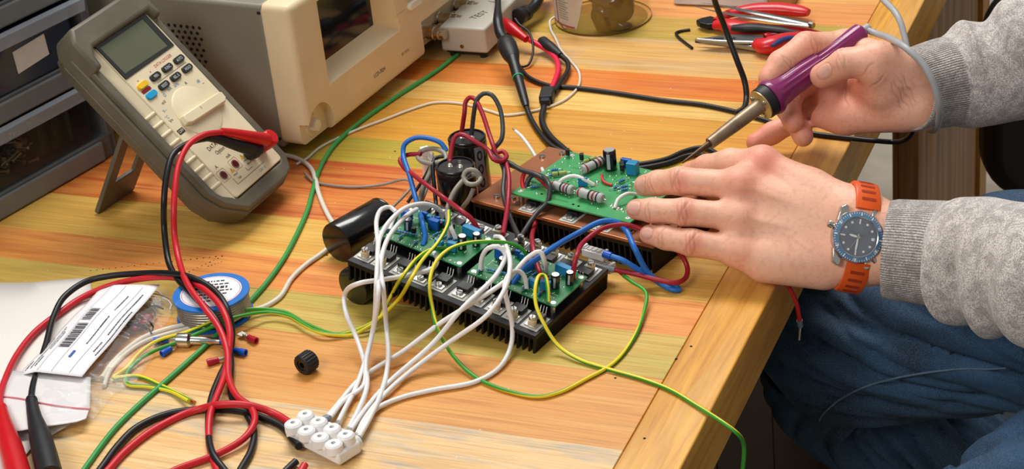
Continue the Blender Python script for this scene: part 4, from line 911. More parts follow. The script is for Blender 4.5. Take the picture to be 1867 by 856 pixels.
# test leads
g1_ = 'multimeter test leads'
wire([(412, 241, .024, 'd'), (372, 246, .024, 'd'), (345, 263, .020, 'd'), (326, 300, .016, 'd'), (319, 345, .013, 'd'), (317, 385, .060), (318, 427, .042), (325, 470, .030), (343, 520, .030), (373, 562, .026), (400, 600, .018), (414, 640, .012), (417, 690, .0085), (433, 724, .008), (458, 744, .008), (464, 770, .008), (446, 799, .006), (398, 828, .004), (319, 858, .003), (280, 880, .003)], .0027, 'red', 'red test lead dropping from the multimeter, hooking back left at the front', 'test lead', g1_, 'test_lead')
wire([(382, 252, .020, 'd'), (350, 259, .018, 'd'), (316, 281, .016, 'd'), (303, 325, .012, 'd'), (299, 370, .066), (299, 410, .046), (302, 445, .034), (308, 480, .025), (326, 512, .024), (358, 545, .026), (392, 580, .020), (414, 622, .010), (421, 662, .006), (420, 700, .0035), (425, 729, .0027), (448, 754, .0027), (463, 788, .0027), (457, 824, .0027), (436, 862, .0027), (425, 890, .0027)], .0027, 'black', 'black test lead dropping from the multimeter and bowing out right at the front', 'test lead', g1_, 'test_lead')
wire([(3, 752, .014), (0, 729, .012), (5, 705, .010), (30, 649, .006), (65, 605, .005), (110, 570, .005), (150, 543, .006), (199, 522, .010), (249, 510, .016), (309, 506, .022), (348, 515, .025), (383, 537, .028), (408, 569, .026), (419, 606, .018), (416, 648, .009), (408, 689, .0085), (393, 729, .0085), (383, 758, .0085), (381, 803, .004), (388, 838, .0027), (405, 880, .0027)], .0027, 'red', 'red test lead making the big left-hand loop up from the red probe', 'test lead', g1_, 'test_lead')
wire([(56, 735, .012), (60, 705, .010), (70, 672, .008), (85, 625, .007), (98, 577, .009), (118, 541, .012), (157, 514, .014), (199, 504, .016), (259, 499, .020), (309, 499, .026), (348, 506, .030), (388, 528, .027), (414, 564, .022), (423, 604, .010), (418, 649, .0035), (400, 689, .0030), (385, 729, .0030), (380, 778, .0030), (388, 828, .0060), (413, 862, .003), (440, 890, .003)], .0027, 'black', 'black test lead making the big left-hand loop up from the black probe', 'test lead', g1_, 'test_lead')
wire([(160, 895, .0030), (197, 858, .0030), (224, 828, .0030), (274, 788, .0030), (338, 755, .0030), (370, 745, .005), (398, 739, .011), (448, 739, .011), (498, 754, .0030), (534, 777, .0030), (549, 795, .006)], .0029, 'red', 'thick red cable arching along the front bench into the white terminal block', 'cable')
wire([(150, 895, .0030), (182, 858, .0030), (214, 815, .0030), (249, 781, .0030), (299, 758, .0030), (348, 749, .0030), (423, 748, .0030), (478, 762, .0030), (515, 780, .0030), (536, 806, .0040), (545, 815, .006)], .0029, 'black', 'thick black cable following the red one into the white terminal block', 'cable')
wire([(540, 842, .004), (524, 857, .003), (500, 880, .003)], .0029, 'black', 'black cable stub leaving the underside of the white terminal block', 'cable')
wire([(556, 848, .004), (548, 862, .003), (540, 885, .003)], .0029, 'red', 'red cable stub leaving the underside of the white terminal block', 'cable')
# blue and red loops on the right
wire([(935, 518, .008, 1), (945, 503, .014, 1), (960, 487, .020, 1), (995, 461, .028, 1), (1051, 427, .020, 2), (1098, 404, .024, 2), (1123, 405, .022, 2), (1141, 420, .016, 2), (1158, 455, .034), (1181, 497, .014), (1205, 518, .005), (1228, 529, .0030), (1238, 529, .0026), (1230, 522, .0030), (1200, 514, .0050), (1163, 492, .016), (1135, 475, .024), (1112, 467, .026)], .0024, 'blue', 'blue wire arching over the copper plate and doubling back to the upper plug housing', tip1=('blue_crimp', .006, .0034, mat('crimp_blue', (20, 84, 190), .35)))
wire([(1044, 511, .008, 1), (1046, 490, .018, 1), (1051, 468, .026, 1), (1068, 438, .016, 2), (1103, 415, .020, 2), (1135, 410, .020, 2), (1167, 417, .016, 2), (1200, 432, .036), (1233, 455, .024), (1252, 483, .012), (1252, 504, .007), (1233, 516, .009), (1200, 511, .011), (1153, 499, .014), (1118, 492, .017)], .0021, 'dred', 'dark red wire arching over the copper plate and doubling back to the lower plug housing', tip1=('grey_crimp', .006, .0028, M_FERR))
wire([(1405, 500, .004), (1422, 512, .003), (1437, 523, -.004), (1447, 540, -.015), (1454, 560, -.028), (1458, 586, -.045)], .0019, 'red', 'short red wire hanging over the edge of the bench below the wrist', tip1=('ferrule', .0065, .0026, M_FERR))
o = COL.objects[-1]
g = G(); e = P(1459, 594, -.050); q = P(1457, 620, -.066); par = [x for x in COL.objects if x.get('label', '').startswith('short red wire hanging')][0]; l = np.array(par.location); g.cyl(e-l, q-l, .0012, .0010, 10); part('bare_pin', g, M_TIN, par)
# black cables at the right
wire([(1300, -30, .12), (1303, 0, .100), (1320, 46, .072), (1344, 111, .040), (1358, 150, .020), (1361, 178, .008), (1354, 200, .004), (1340, 206, .003)], .0029, 'black', 'black cable coming down from above past the pliers', 'cable')
wire([(945, 120, .004), (965, 142, .003), (1000, 156, .0024), (1046, 160, .0024), (1116, 169, .0024), (1209, 183, .0024), (1279, 191, .0024), (1348, 206, .0024), (1409, 224, .0024), (1450, 236, .0024), (1483, 244, .0024), (1530, 250, .0024), (1575, 255, .0024), (1597, 257, .003), (1627, 259, -.002), (1652, 254, .010), (1664, 240, .020), (1664, 222, .030)], .0024, 'black', 'black cable crossing the bench behind the hand and over its right edge', 'cable')
wire([(1034, 276, .004), (1060, 292, .003), (1110, 302, .003), (1158, 301, .003), (1214, 291, .003), (1250, 276, .003), (1280, 270, .003), (1305, 280, .003), (1325, 305, .003)], .0026, 'black', 'upper of the two black cables passing behind the iron\'s tip', 'cable')
wire([(1030, 280, .006), (1060, 299, .004), (1110, 309, .003), (1160, 308, .003), (1216, 298, .003), (1252, 285, .003), (1276, 282, .003), (1296, 292, .003), (1310, 312, .003)], .0026, 'black', 'lower of the two black cables passing behind the iron\'s tip', 'cable')
# oscilloscope probe
def probe():
    t = thing('scope_probe', TM(*P(935, 120)), 'black oscilloscope probe with a green ring hanging in front of the grey adapter box', 'probe')
    o = np.array(t.location); Q = lambda x, y, h: P(x, y, h)-o
    g = G(); a, b_ = Q(920, 72, .034), Q(935, 108, .026); g.cyl(a, b_, .008, prof=[(.005, 0), (.0085, .004), (.0100, .012), (.0092, np.linalg.norm(b_-a)*.75), (.0068, np.linalg.norm(b_-a))]); part('grip_collar', g, M_BLKR, t)
    c = Q(961, 200, .006); g = G(); L = np.linalg.norm(c-b_); g.cyl(b_-(c-b_)*.05, c, .006, prof=[(.0066, 0), (.0066, .006), (.0058, .008), (.0056, L*.42), (.0050, L*.46), (.0042, L*.9), (.0030, L)]); part('body', g, M_BLK, t)
    m_ = b_+(c-b_)*.37; g = G(); g.cyl(m_, m_+(c-b_)/L*.0018, .0059); part('green_ring', g, mat('ring_green', (22, 150, 106), .35), t)
    g = G(); g.tube([Q(907, -40, .060), Q(908, 0, .052), Q(908, 40, .045), Q(912, 60, .038), Q(920, 74, .034)], [.0032, .0032, .0034, .0052, .0058], 12); part('lead', g, WM['black'], t, smooth=60)
    g = G(); g.tube([c-(c-b_)*.03, Q(967, 215, .004), Q(984, 243, .003), Q(1008, 268, .003), Q(1034, 280, .003)], .0027, 10); part('probe_cable', g, WM['black'], t, smooth=60)
probe()
wire([(939, 34, .030), (948, 46, .026), (962, 56, .022), (970, 72, .016), (971, 100, .008), (961, 120, .003), (948, 121, .003), (940, 112, .006)], .0013, 'black', 'thin black ground wire curling in a loop beside the oscilloscope probe')
def fork():
    t = thing('banana_lead', TM(*P(990, 130)), 'red and black banana leads joining in one strain relief block', 'cable')
    o = np.array(t.location); Q = lambda x, y, h: P(x, y, h)-o
    g = G(); g.cyl(Q(915, 38, .026), Q(952, 66, .018), .006, prof=[(.0035, 0), (.0062, .005), (.0066, .018), (.0050, .030), (.0038, .044)]); part('red_plug', g, M_RED, t, label='red banana plug')
    g = G(); g.tube([Q(950, 64, .018), Q(975, 78, .012), Q(1000, 93, .008), Q(1014, 108, .006), Q(1018, 125, .005), Q(1013, 145, .005), Q(1003, 168, .005)], .0029, 10); part('red_lead', g, WM['pink'], t, smooth=60)
    g = G(); g.cyl(Q(986, 74, .012), Q(1026, 104, .008), .006, prof=[(.0040, 0), (.0064, .004), (.0062, .02), (.0045, .034), (.0032, .042)]); part('black_plug', g, M_BLKR, t, label='black banana plug')
    g = G(); g.tube([Q(1022, 101, .008), Q(1034, 112, .006), Q(1036, 126, .005), Q(1026, 144, .005), Q(1010, 168, .005)], .0026, 10); part('black_lead', g, WM['black'], t, smooth=60)
    g = G(); A = axisM(Q(1000, 164, .0065), Q(991, 198, .0055)); g.prism(rrect(-.0068, -.0045, .0068, .0045, .0016, 3), 0, .024, M=A); g.prism(rrect(-.0050, -.0035, .0050, .0035, .0016, 3), .024, .031, M=A); part('strain_relief', g, M_BLKR, t, bevel=.0008)
    g = G(); g.tube([Q(992, 196, .005), Q(988, 215, .0035), Q(993, 234, .003), Q(1006, 252, .003), Q(1026, 270, .003), Q(1040, 282, .003)], .0032, 10); part('joined_cable', g, WM['black'], t, smooth=60)
fork()
def elbow():
    t = thing('coaxial_cable', TM(*P(950, 40)), 'thick black coaxial cable with an elbow plug at the side of the adapter box', 'cable')
    o = np.array(t.location); Q = lambda x, y, h: P(x, y, h)-o
    g = G(); g.tube([Q(1000, -50, .030), Q(985, -8, .024), Q(974, 12, .018), Q(956, 24, .018)], .0058, 14); part('cable', g, WM['black'], t, smooth=60)
    g = G(); g.cyl(Q(962, 22, .018), Q(934, 36, .022), .008, prof=[(.0062, 0), (.0085, .002), (.0085, .008), (.0070, .009), (.0070, .012), (.0088, .013), (.0088, .021), (.006, .022)]); part('elbow_plug', g, M_BLK, t)
elbow()
# test plugs on the multimeter and the two probes at the left
def plug(col, m, pts_, head, jack, label):
    t = thing('test_plug', fd, label, 'test plug'); g = G(); F = fd; L = lambda a: F.loc(*a)
    g.tube([L(a) for a in pts_], [.0034, .0042, .0050, .0056, .0062], 14); part('sleeve', g, m, t, smooth=60)
    h = L(head); j = F.loc(*jack); d_ = np.array([j[0]-h[0], j[1]-h[1], -h[2]])
    g = G(); g.cyl(h+np.array([0, 0, .006]), (h[0], h[1], .0015), .009, prof=[(.0060, 0), (.0078, .0018), (.0080, .009), (.0062, h[2]+.0045)], n=20); part('head', g, m, t)
plug('r', M_RED, [(405, 240, .0255, 'd')[:3], (425, 243, .025), (445, 247, .024), (465, 251, .022), (486, 255, .018)], (490, 254, .016), (505, 280, 0), 'red angled test plug resting across the multimeter\'s sockets')
plug('b', M_BLKR, [(378, 251, .020), (398, 254, .019), (420, 261, .017), (442, 268, .015), (460, 272, .0125)], (464, 272, .011), (470, 292, 0), 'black angled test plug below the red one on the multimeter')
def test_probe(m, pts_, rr, label, grip):
    t = thing('test_probe', TM(*P(*pts_[0][:2])), label, 'test probe'); o = np.array(t.location); p = [P(*a)-o for a in pts_]
    g = G(); g.tube(p, rr, 20); part('handle', g, m, t, smooth=60)
    q0, q1 = p[0], p[1]; d_ = (q1-q0)/np.linalg.norm(q1-q0); g = G()
    for k in range(4): g.cyl(q0+d_*(.002+.004*k), q0+d_*(.004+.004*k), rr[0]*1.12, n=16)
    part('strain_rings', g, m, t)
test_probe(M_RED, [(2, 742, .013), (8, 775, .012), (22, 825, .010), (40, 890, .009)], [.0040, .0066, .0090, .0094, .0096], 'red test probe handle at the lower left corner of the bench', 0)
test_probe(M_BLKR, [(57, 728, .012), (62, 757, .0115), (74, 800, .0105), (92, 870, .010)], [.0042, .0058, .0085, .0092, .0094], 'black test probe handle beside the red one on the paper', 0)
# white terminal block at the front
tbx = thing('terminal_block', None, 'white lumpy screw terminal block at the front with grey ferrules in it', 'terminal block')
A_, B_, C_ = P(553, 783, .012), P(650, 832, .012), P(536, 815, .012)
u = B_-A_; u[2] = 0; Lb = np.linalg.norm(u); u /= Lb; v_ = np.array([-u[1], u[0], 0]); c0 = P(590, 818, .0)
tbx.matrix_world = Matrix(frameM(c0, u, v_).tolist())
g = G(); g.box((-.030, -.0105, .002), (.030, .0115, .012)); part('base', g, M_WHITE, tbx, bevel=.0018)
for k in range(4):
    x = -.0225+.0150*k; g = G(); g.lathe([(.0068, 0), (.0066, .007), (.0052, .0085), (.0018, .0087), (.0017, .006)], 20, 0, TM(x, .005, .0105), cap1=False); g.lathe([(.0017, .0062), (.0001, .0062)], 16, 1, TM(x, .005, .0105))
    g.lathe([(.0068, 0), (.0066, .006), (.0052, .0072), (.0018, .0074), (.0017, .005)], 20, 0, TM(x, -.007, .0105), cap1=False); g.lathe([(.0017, .0052), (.0001, .0052)], 16, 1, TM(x, -.007, .0105))
    part('screw_tower', g, [M_WHITE, M_SILVER], tbx)
    g = G(); g.cyl((x, .009, .0065), (x, .0155, .0065), .0058, .0050, 18); part('wire_collar', g, M_WHITE, tbx)
for k, (px, py) in enumerate(((594, 768), (612, 781), (631, 795), (649, 807))):
    q = np.linalg.inv(np.array(tbx.matrix_world))@np.append(P(px, py, .006), 1)
    g = G(); g.cyl((-.0225+.0150*k, .012, .0065), q[:3]+np.array([.0, .003, 0]), .0034, .0037, 14); part('ferrule', g, M_FERR, tbx, label='grey wire ferrule')
# ------------------------------------------------------------------ papers, bag, reel, crimps
M_PAPER = mat('paper_white', (230, 224, 216), .75, var=.02, vscale=14)
def sheet(poly_px, h, label, nm='paper_sheet', cat='paper', wav=.0006, thick=.00025, m=None, seed=1, n=26):
    """thin sheet with a slight wave; outline given on the bench top"""
    pts_ = [P(x, y, h)[:2] for x, y in poly_px]; bm = bmesh.new()
    vs = [bm.verts.new((p[0], p[1], 0)) for p in pts_]; bm.faces.new(vs); bmesh.ops.triangulate(bm, faces=bm.faces[:])
    bmesh.ops.subdivide_edges(bm, edges=bm.edges[:], cuts=5, use_grid_fill=True)
    bmesh.ops.recalc_face_normals(bm, faces=bm.faces[:])
    for v in bm.verts: v.co.z = T+h+wav*(1+math.sin(v.co.x*60+seed)*math.cos(v.co.y*47+seed*2))
    me = bpy.data.meshes.new(nm); bm.to_mesh(me); bm.free()
    V = np.array([v.co[:] for v in me.vertices]); c = V.mean(0); c[2] = V[:, 2].min()
    for v in me.vertices: v.co = (v.co.x-c[0], v.co.y-c[1], v.co.z-c[2])
    o = link(nm, me, None, m or M_PAPER, 60); o.location = c.tolist(); s_ = o.modifiers.new('solid', 'SOLIDIFY'); s_.thickness = thick; s_.offset = 1
    return tag(o, label, cat)
sheet([(-60, 518), (60, 516), (164, 507), (172, 570), (150, 640), (110, 700), (-60, 760)], .0006, 'plain white paper sheet whose corner sticks out at the top of the pile', seed=2)
sheet([(-60, 700), (60, 690), (140, 705), (128, 776), (60, 815), (-10, 900), (-60, 900)], .0022, 'lowest white paper sheet with a slanting torn front edge', seed=4, wav=.0005)
# clear bag of parts with an address sheet on it
M_BAG = mat('clear_film', (226, 230, 232), .12, alpha=.13, var=.02, bump=.8, bscale=90, coat=.5)
bagp = [(30, 700), (150, 560), (205, 521), (296, 521), (318, 540), (322, 556), (285, 612), (298, 620), (250, 690), (205, 716), (170, 760), (60, 800)]
bag = thing('plastic_bag', TM(*P(180, 640, 0)), 'clear plastic bag of loose parts lying under the printed label sheet', 'plastic bag')
ob = np.array(bag.location); bm = bmesh.new()
vs = [bm.verts.new(tuple(P(x, y, .004)-ob)) for x, y in bagp]; bm.faces.new(vs); bmesh.ops.triangulate(bm, faces=bm.faces[:]); bmesh.ops.subdivide_edges(bm, edges=bm.edges[:], cuts=9, use_grid_fill=True)
cx_ = np.array([v.co[:] for v in bm.verts]); bnd = {v for v in bm.verts if v.is_boundary}; B_ = np.array([v.co[:2] for v in bnd])
bmesh.ops.recalc_face_normals(bm, faces=bm.faces[:])
for v in bm.verts:
    d_ = np.linalg.norm(B_-np.array(v.co[:2]), axis=1).min(); x, y = v.co[:2]
    v.co.z = .0022+min(.0095, .55*d_)*(.75+.25*math.sin(x*140)*math.cos(y*160))+(.0016*abs(math.sin(x*310+y*170))+.001*math.sin(y*420-x*200))*min(1, d_/.004)
me = bpy.data.meshes.new('bag_film'); bm.to_mesh(me); bm.free(); o = link('bag_film', me, bag, M_BAG, 40)
g = G(); R_ = random.Random(3)
for i in range(80):
    px, py = R_.uniform(205, 290), R_.uniform(545, 650)
    if px-205 > (650-py)*.9+10: continue
    p = P(px, py, .004)-ob; a = R_.uniform(0, 3); g.add(*_tubevf([p+[0.012*math.cos(a+t)*1.2, .012*math.sin(a+t), .001*k] for k, t in enumerate((0, .5, 1.0, 1.5))], .0007), i % 3)
part('loose_leads', g, [M_TIN, M_WHITE, M_BLK], bag, smooth=60)
for px, py, r_ in ((268, 580, .006), (262, 590, .005), (245, 600, .004)):
    g = G(); p = P(px, py, .005)-ob; g.sph(p, (r_, r_*.8, r_*.6), 14); part('red_bead', g, mat('bead_red', (122, 30, 34), .35), bag)
o = part('silver_washer', (lambda q: (q.lathe([(.0030, 0), (.0062, 0), (.0062, .001), (.0030, .001), (.0030, 0)], 24, M=TM(*(P(272, 552, .0065)-ob)), cap0=False, cap1=False), q)[1])(G()), M_SILVER, bag)
# label sheet: text runs up along its length
LBX = [P(30, 677, .013), P(150, 690, .013), P(292, 522, .013), P(176, 522, .013)]
u = LBX[2]-LBX[1]; u[2] = 0; Lx = np.linalg.norm(u); u /= Lx; v_ = np.array([-u[1], u[0], 0])
ls = thing('label_sheet', Matrix(frameM(LBX[1]*[1, 1, 0]+[0, 0, T], u, v_).tolist()), 'white printed label sheet with bar code and small blue mark', 'label sheet')
Mi = np.linalg.inv(np.array(ls.matrix_world)); q = [(Mi@np.append(p, 1))[:2] for p in LBX]
q = np.array(q); Wd_ = q[0][1]
bm = bmesh.new(); nu, nv = 24, 14; grid = []
for i in range(nu+1):
    for j in range(nv+1):
        s_, t_ = i/nu, j/nv; p = (1-t_)*((1-s_)*q[1]+s_*q[2])+t_*((1-s_)*q[0]+s_*q[3])
        grid.append(bm.verts.new((p[0], p[1], .0142+.0022*math.sin(s_*3.1)*math.sin(t_*3.1)+.0005*math.sin(p[0]*90)-.006*max(0, t_-.7)/.3)))
for i in range(nu):
    for j in range(nv): bm.faces.new((grid[i*(nv+1)+j], grid[(i+1)*(nv+1)+j], grid[(i+1)*(nv+1)+j+1], grid[i*(nv+1)+j+1]))
bmesh.ops.recalc_face_normals(bm, faces=bm.faces[:])
me = bpy.data.meshes.new('sheet'); bm.to_mesh(me); bm.free(); so = link('sheet', me, ls, mat('label_paper', (236, 234, 236), .7, var=.015), 60); md = so.modifiers.new('solid', 'SOLIDIFY'); md.thickness = .00025; md.offset = -1
def zsheet(x, y):
    t_ = min(1, max(0, y/Wd_)); s_ = min(1, max(0, x/Lx)); return .0142+.0022*math.sin(s_*3.1)*math.sin(t_*3.1)+.0005*math.sin(x*90)-.006*max(0, t_-.7)/.3
def on_sheet(g): 
    g.v = [np.array([(a, b, zsheet(a, b)+.0004+c) for a, b, c in v]) for v in g.v]; return g
def fine(x0, y0, x1, y1, g, mi=0, k=12):
    n_ = max(1, int(k*(x1-x0)/Lx*1.5)); 
    for i in range(n_): a, b = x0+(x1-x0)*i/n_, x0+(x1-x0)*(i+1)/n_; g.add([(a, y0, 0), (b, y0, 0), (b, y1, 0), (a, y1, 0)], [(0, 1, 2, 3)], mi)
Wq = Wd_
g = G()
for y in (.016, .036, .052): fine(.004, y*Wq/.075, Lx*.96, y*Wq/.075+.0003, g, 0, 20)
for y, x0, n_ in ((.004, .03, 3), (.009, .035, 4), (.023, .045, 3), (.064, .01, 2), (.069, .008, 2), (.060, .012, 2)):
    yy = y*Wq/.075
    for k in range(n_):
        xa = x0+k*.026; w_ = .010+.008*((k*7+int(y*1000)) % 3)
        xx = xa
        while xx < xa+w_*1.4:
            q_ = .0006+.0016*rng.random(); g.add([(xx, yy-.0004, 0), (xx+q_, yy-.0004, 0), (xx+q_, yy+.0007, 0), (xx, yy+.0007, 0)], [(0, 1, 2, 3)], 1); xx += q_+.0005
x = .038
for k in range(34):
    w_ = .0005+.0008*((k*37 % 5)/4.); y0 = .040 if k > 20 else .0385
    if not 20 < k < 23: g.box((x, y0*Wq/.075, 0), (x+w_, .0505*Wq/.075, .00005), 1)
    x += w_+.0006+.0006*((k*13) % 3)/2
part('print', on_sheet(g), [mat('rule_grey', (120, 120, 124), .6), mat('print_dark', (52, 50, 54), .6)], ls, smooth=0)
g = G(); g.box((.024, .0275*Wq/.075, .0), (.0335, .0300*Wq/.075, .0004)); part('blue_mark', on_sheet(g), mat('mark_blue', (66, 92, 170), .5), ls, smooth=0)
# zip flap
fl = sheet([(24, 679), (96, 684), (166, 691), (164, 742), (157, 764), (140, 770), (26, 790), (-8, 745)], .0088, 'white flap of the bag with a thin red line, in front of the label sheet', nm='bag_flap', cat='plastic bag', wav=.0012, m=mat('flap_white', (226, 222, 220), .35, var=.02, coat=.3), thick=.0005)
g = G(); l = np.array(fl.location)
pa = [P(x, y, .0112)-l for x, y in ((0, 722), (40, 729), (85, 737), (130, 741), (164, 743))]
for p in pa: p[2] = P(0, 0, 0)[2]*0+(T+.0088-l[2])+.0012*(1+math.sin((p[0]+l[0])*60+1)*math.cos((p[1]+l[1])*47+2))+.0007
g.tube(pa, .0006, 6); part('red_line', g, mat('line_pink', (224, 120, 130), .5), fl)
# solder reel
def reel():
    c = (P(318, 533, .022)+P(452, 533, .022))/2; r = np.linalg.norm(P(318, 533, .022)-P(452, 533, .022))/2
    t = thing('solder_reel', TM(c[0], c[1], T), 'blue rimmed reel of solder wire with a round white label under the test leads', 'solder reel')
    g = G(); g.lathe([(.006, 0), (r, 0), (r, .0018), (.006, .0018)], 56); g.lathe([(.012, .0018), (.012, .0202)], 40, cap0=False, cap1=False); g.lathe([(.008, .0202), (r, .0202), (r, .0222), (.008, .0222)], 56); part('spool', g, mat('reel_blue', (24, 112, 196), .35, coat=.2), t, smooth=40)
    g = G(); pts_ = []
    for i in range(7*48+1): a = i/48*2*math.pi; pts_.append(((r-.0028)*math.cos(a), (r-.0028)*math.sin(a), .0030+.0162*i/(7*48)))
    g.tube(pts_, .00125, 8, smooth=False); g.lathe([(r-.0042, .0019), (r-.0042, .0201)], 48, 1, cap0=False, cap1=False); part('solder_wire', g, [mat('solder_grey', (176, 172, 164), .3, .9), M_INK], t, smooth=60)
    g = G(); g.lathe([(.0001, .0223), (r*.80, .0223), (r*.80, .0225), (.0001, .0225)], 56, 0, cap0=False); g.ring([(r*.775*math.cos(a), r*.775*math.sin(a)) for a in np.arange(48)*2*math.pi/48], [(r*.755*math.cos(a), r*.755*math.sin(a)) for a in np.arange(48)*2*math.pi/48], .0225, .02255, 1)
    for k in range(7):
        yy = .017-.0055*k; xx = -.016+.002*abs(k-3)
        while xx < .016-.002*abs(k-3):
            q_ = .001+.003*rng.random(); c_ = np.array([.92, .38]); n_ = np.array([-.38, .92]); hh_ = .0009 if k != 2 else .0018
            p_ = [c_*xx+n_*(yy-hh_), c_*(xx+q_)+n_*(yy-hh_), c_*(xx+q_)+n_*(yy+hh_), c_*xx+n_*(yy+hh_)]; g.add([(p[0], p[1], .0227) for p in p_], [(0, 1, 2, 3)], 2); xx += q_+.0011
    part('label', g, [mat('reel_label', (232, 232, 234), .5), mat('label_pink', (214, 110, 120), .5), M_INK], t, smooth=0)
reel()
def crimp(px, py, ang, col, label, h=.0030, L=.0095, tail=True):
    c = P(px, py, 0); t = thing('crimp_terminal', TM(c[0], c[1], T, ang), label, 'crimp terminal')
    g = G(); g.cyl((0, 0, h), (L, 0, h), h, prof=[(h*.62, .002), (h*.62, 0), (h, 0), (h, L*.45), (h*.86, L*.55), (h*.86, L)], n=20); part('sleeve', g, mat('crimp_'+col, (24, 92, 178) if col == 'blue' else (176, 28, 52), .35), t)
    if tail: g = G(); g.cyl((L, 0, h), (L+.007, 0, h), .0013, n=10); g.box((L+.006, -.0028, h-.0004), (L+.012, .0028, h+.0004)); part('metal_tongue', g, M_TIN, t, smooth=30)
    return t
crimp(296, 652, 1.25, 'blue', 'blue crimp terminal standing open towards the camera near the yellow and green hairpin')
crimp(282, 628, .35, 'blue', 'blue crimp terminal lying under the yellow wire beside the bag', L=.012)
crimp(449, 650, 3.0, 'blue', 'blue crimp terminal just right of the twisted test leads', L=.011)
crimp(397, 630, 1.4, 'blue', 'small blue crimp terminal half hidden left of the twisted test leads', h=.0026, L=.008)
crimp(379, 668, .75, 'red', 'red crimp terminal left of the twisted test leads')
crimp(468, 628, 2.75, 'red', 'red crimp terminal with a metal tongue, rightmost of the crimps')
crimp(356, 560+22, 2.9, 'blue', 'tiny blue crimp terminal at the foot of the solder reel', h=.002, L=.006)
def socket():
    c = P(326, 632, 0); t = thing('bit_holder', TM(c[0], c[1], T, .25), 'bright chromed cylindrical connector with a hollow end below the solder reel', 'connector')
    g = G(); h = .0058; g.cyl((0, 0, h), (.034, 0, h-.0015), .005, prof=[(.0038, .006), (.0038, 0), (.0058, 0), (.0060, .001), (.0060, .0095), (.0050, .0105), (.0036, .0115), (.0033, .028), (.0026, .029), (.0026, .036)], n=28); part('barrel', g, M_SILVER, t)
    g = G(); g.cyl((.0355, 0, h-.0015), (.040, 0, h-.0015), .003, n=14); part('blue_tip', g, mat('crimp_blue', (24, 92, 178), .35), t)
socket()
def knob():
    c = P(556, 676, 0); t = thing('black_nut', TM(c[0], c[1], T), 'small black ridged plastic nut alone on the bare plank', 'nut')
    p0 = P(549, 668, .0085)-[c[0], c[1], T]; p1 = P(568, 655, .0085)-[c[0], c[1], T]; g = G(); L = .0125; u = (p1-p0)/np.linalg.norm(p1-p0); M = axisM(p0, p0+u)
    g.lathe([(.0045, .004), (.0045, 0), (.0074, 0), (.0080, .0008), (.0080, L-.001), (.0074, L)], 32, M=M); part('body', g, M_BLKR, t)
    g = G()
    for k in range(20): a = k*2*math.pi/20; g.cyl((M@np.array([.0080*math.cos(a), .0080*math.sin(a), .001, 1]))[:3], (M@np.array([.0080*math.cos(a), .0080*math.sin(a), L-.001, 1]))[:3], .0006, n=6)
    part('grip_ridges', g, M_BLKR, t)
    g = G(); g.lathe([(.0045, .0008), (.0028, .0008), (.0028, .004)], 6, M=M, cap0=False); part('hex_insert', g, M_BLK, t, smooth=0)
knob()
# white plug hanging by the coil
c = P(782, 330, 0); t = thing('white_plug', Frame((c[0], c[1], T), (.6, -.8, 0), (.8, .6, 0), (0, 0, 1)), 'white plastic plug with thin wires tucked behind the left standing capacitor', 'connector')
g = G(); g.box((-.0045, -.004, .0), (.0045, .004, .034)); g.box((-.0052, -.0046, .020), (.0052, .0046, .024)); part('shell', g, M_WHITE, t, bevel=.0008, smooth=0)

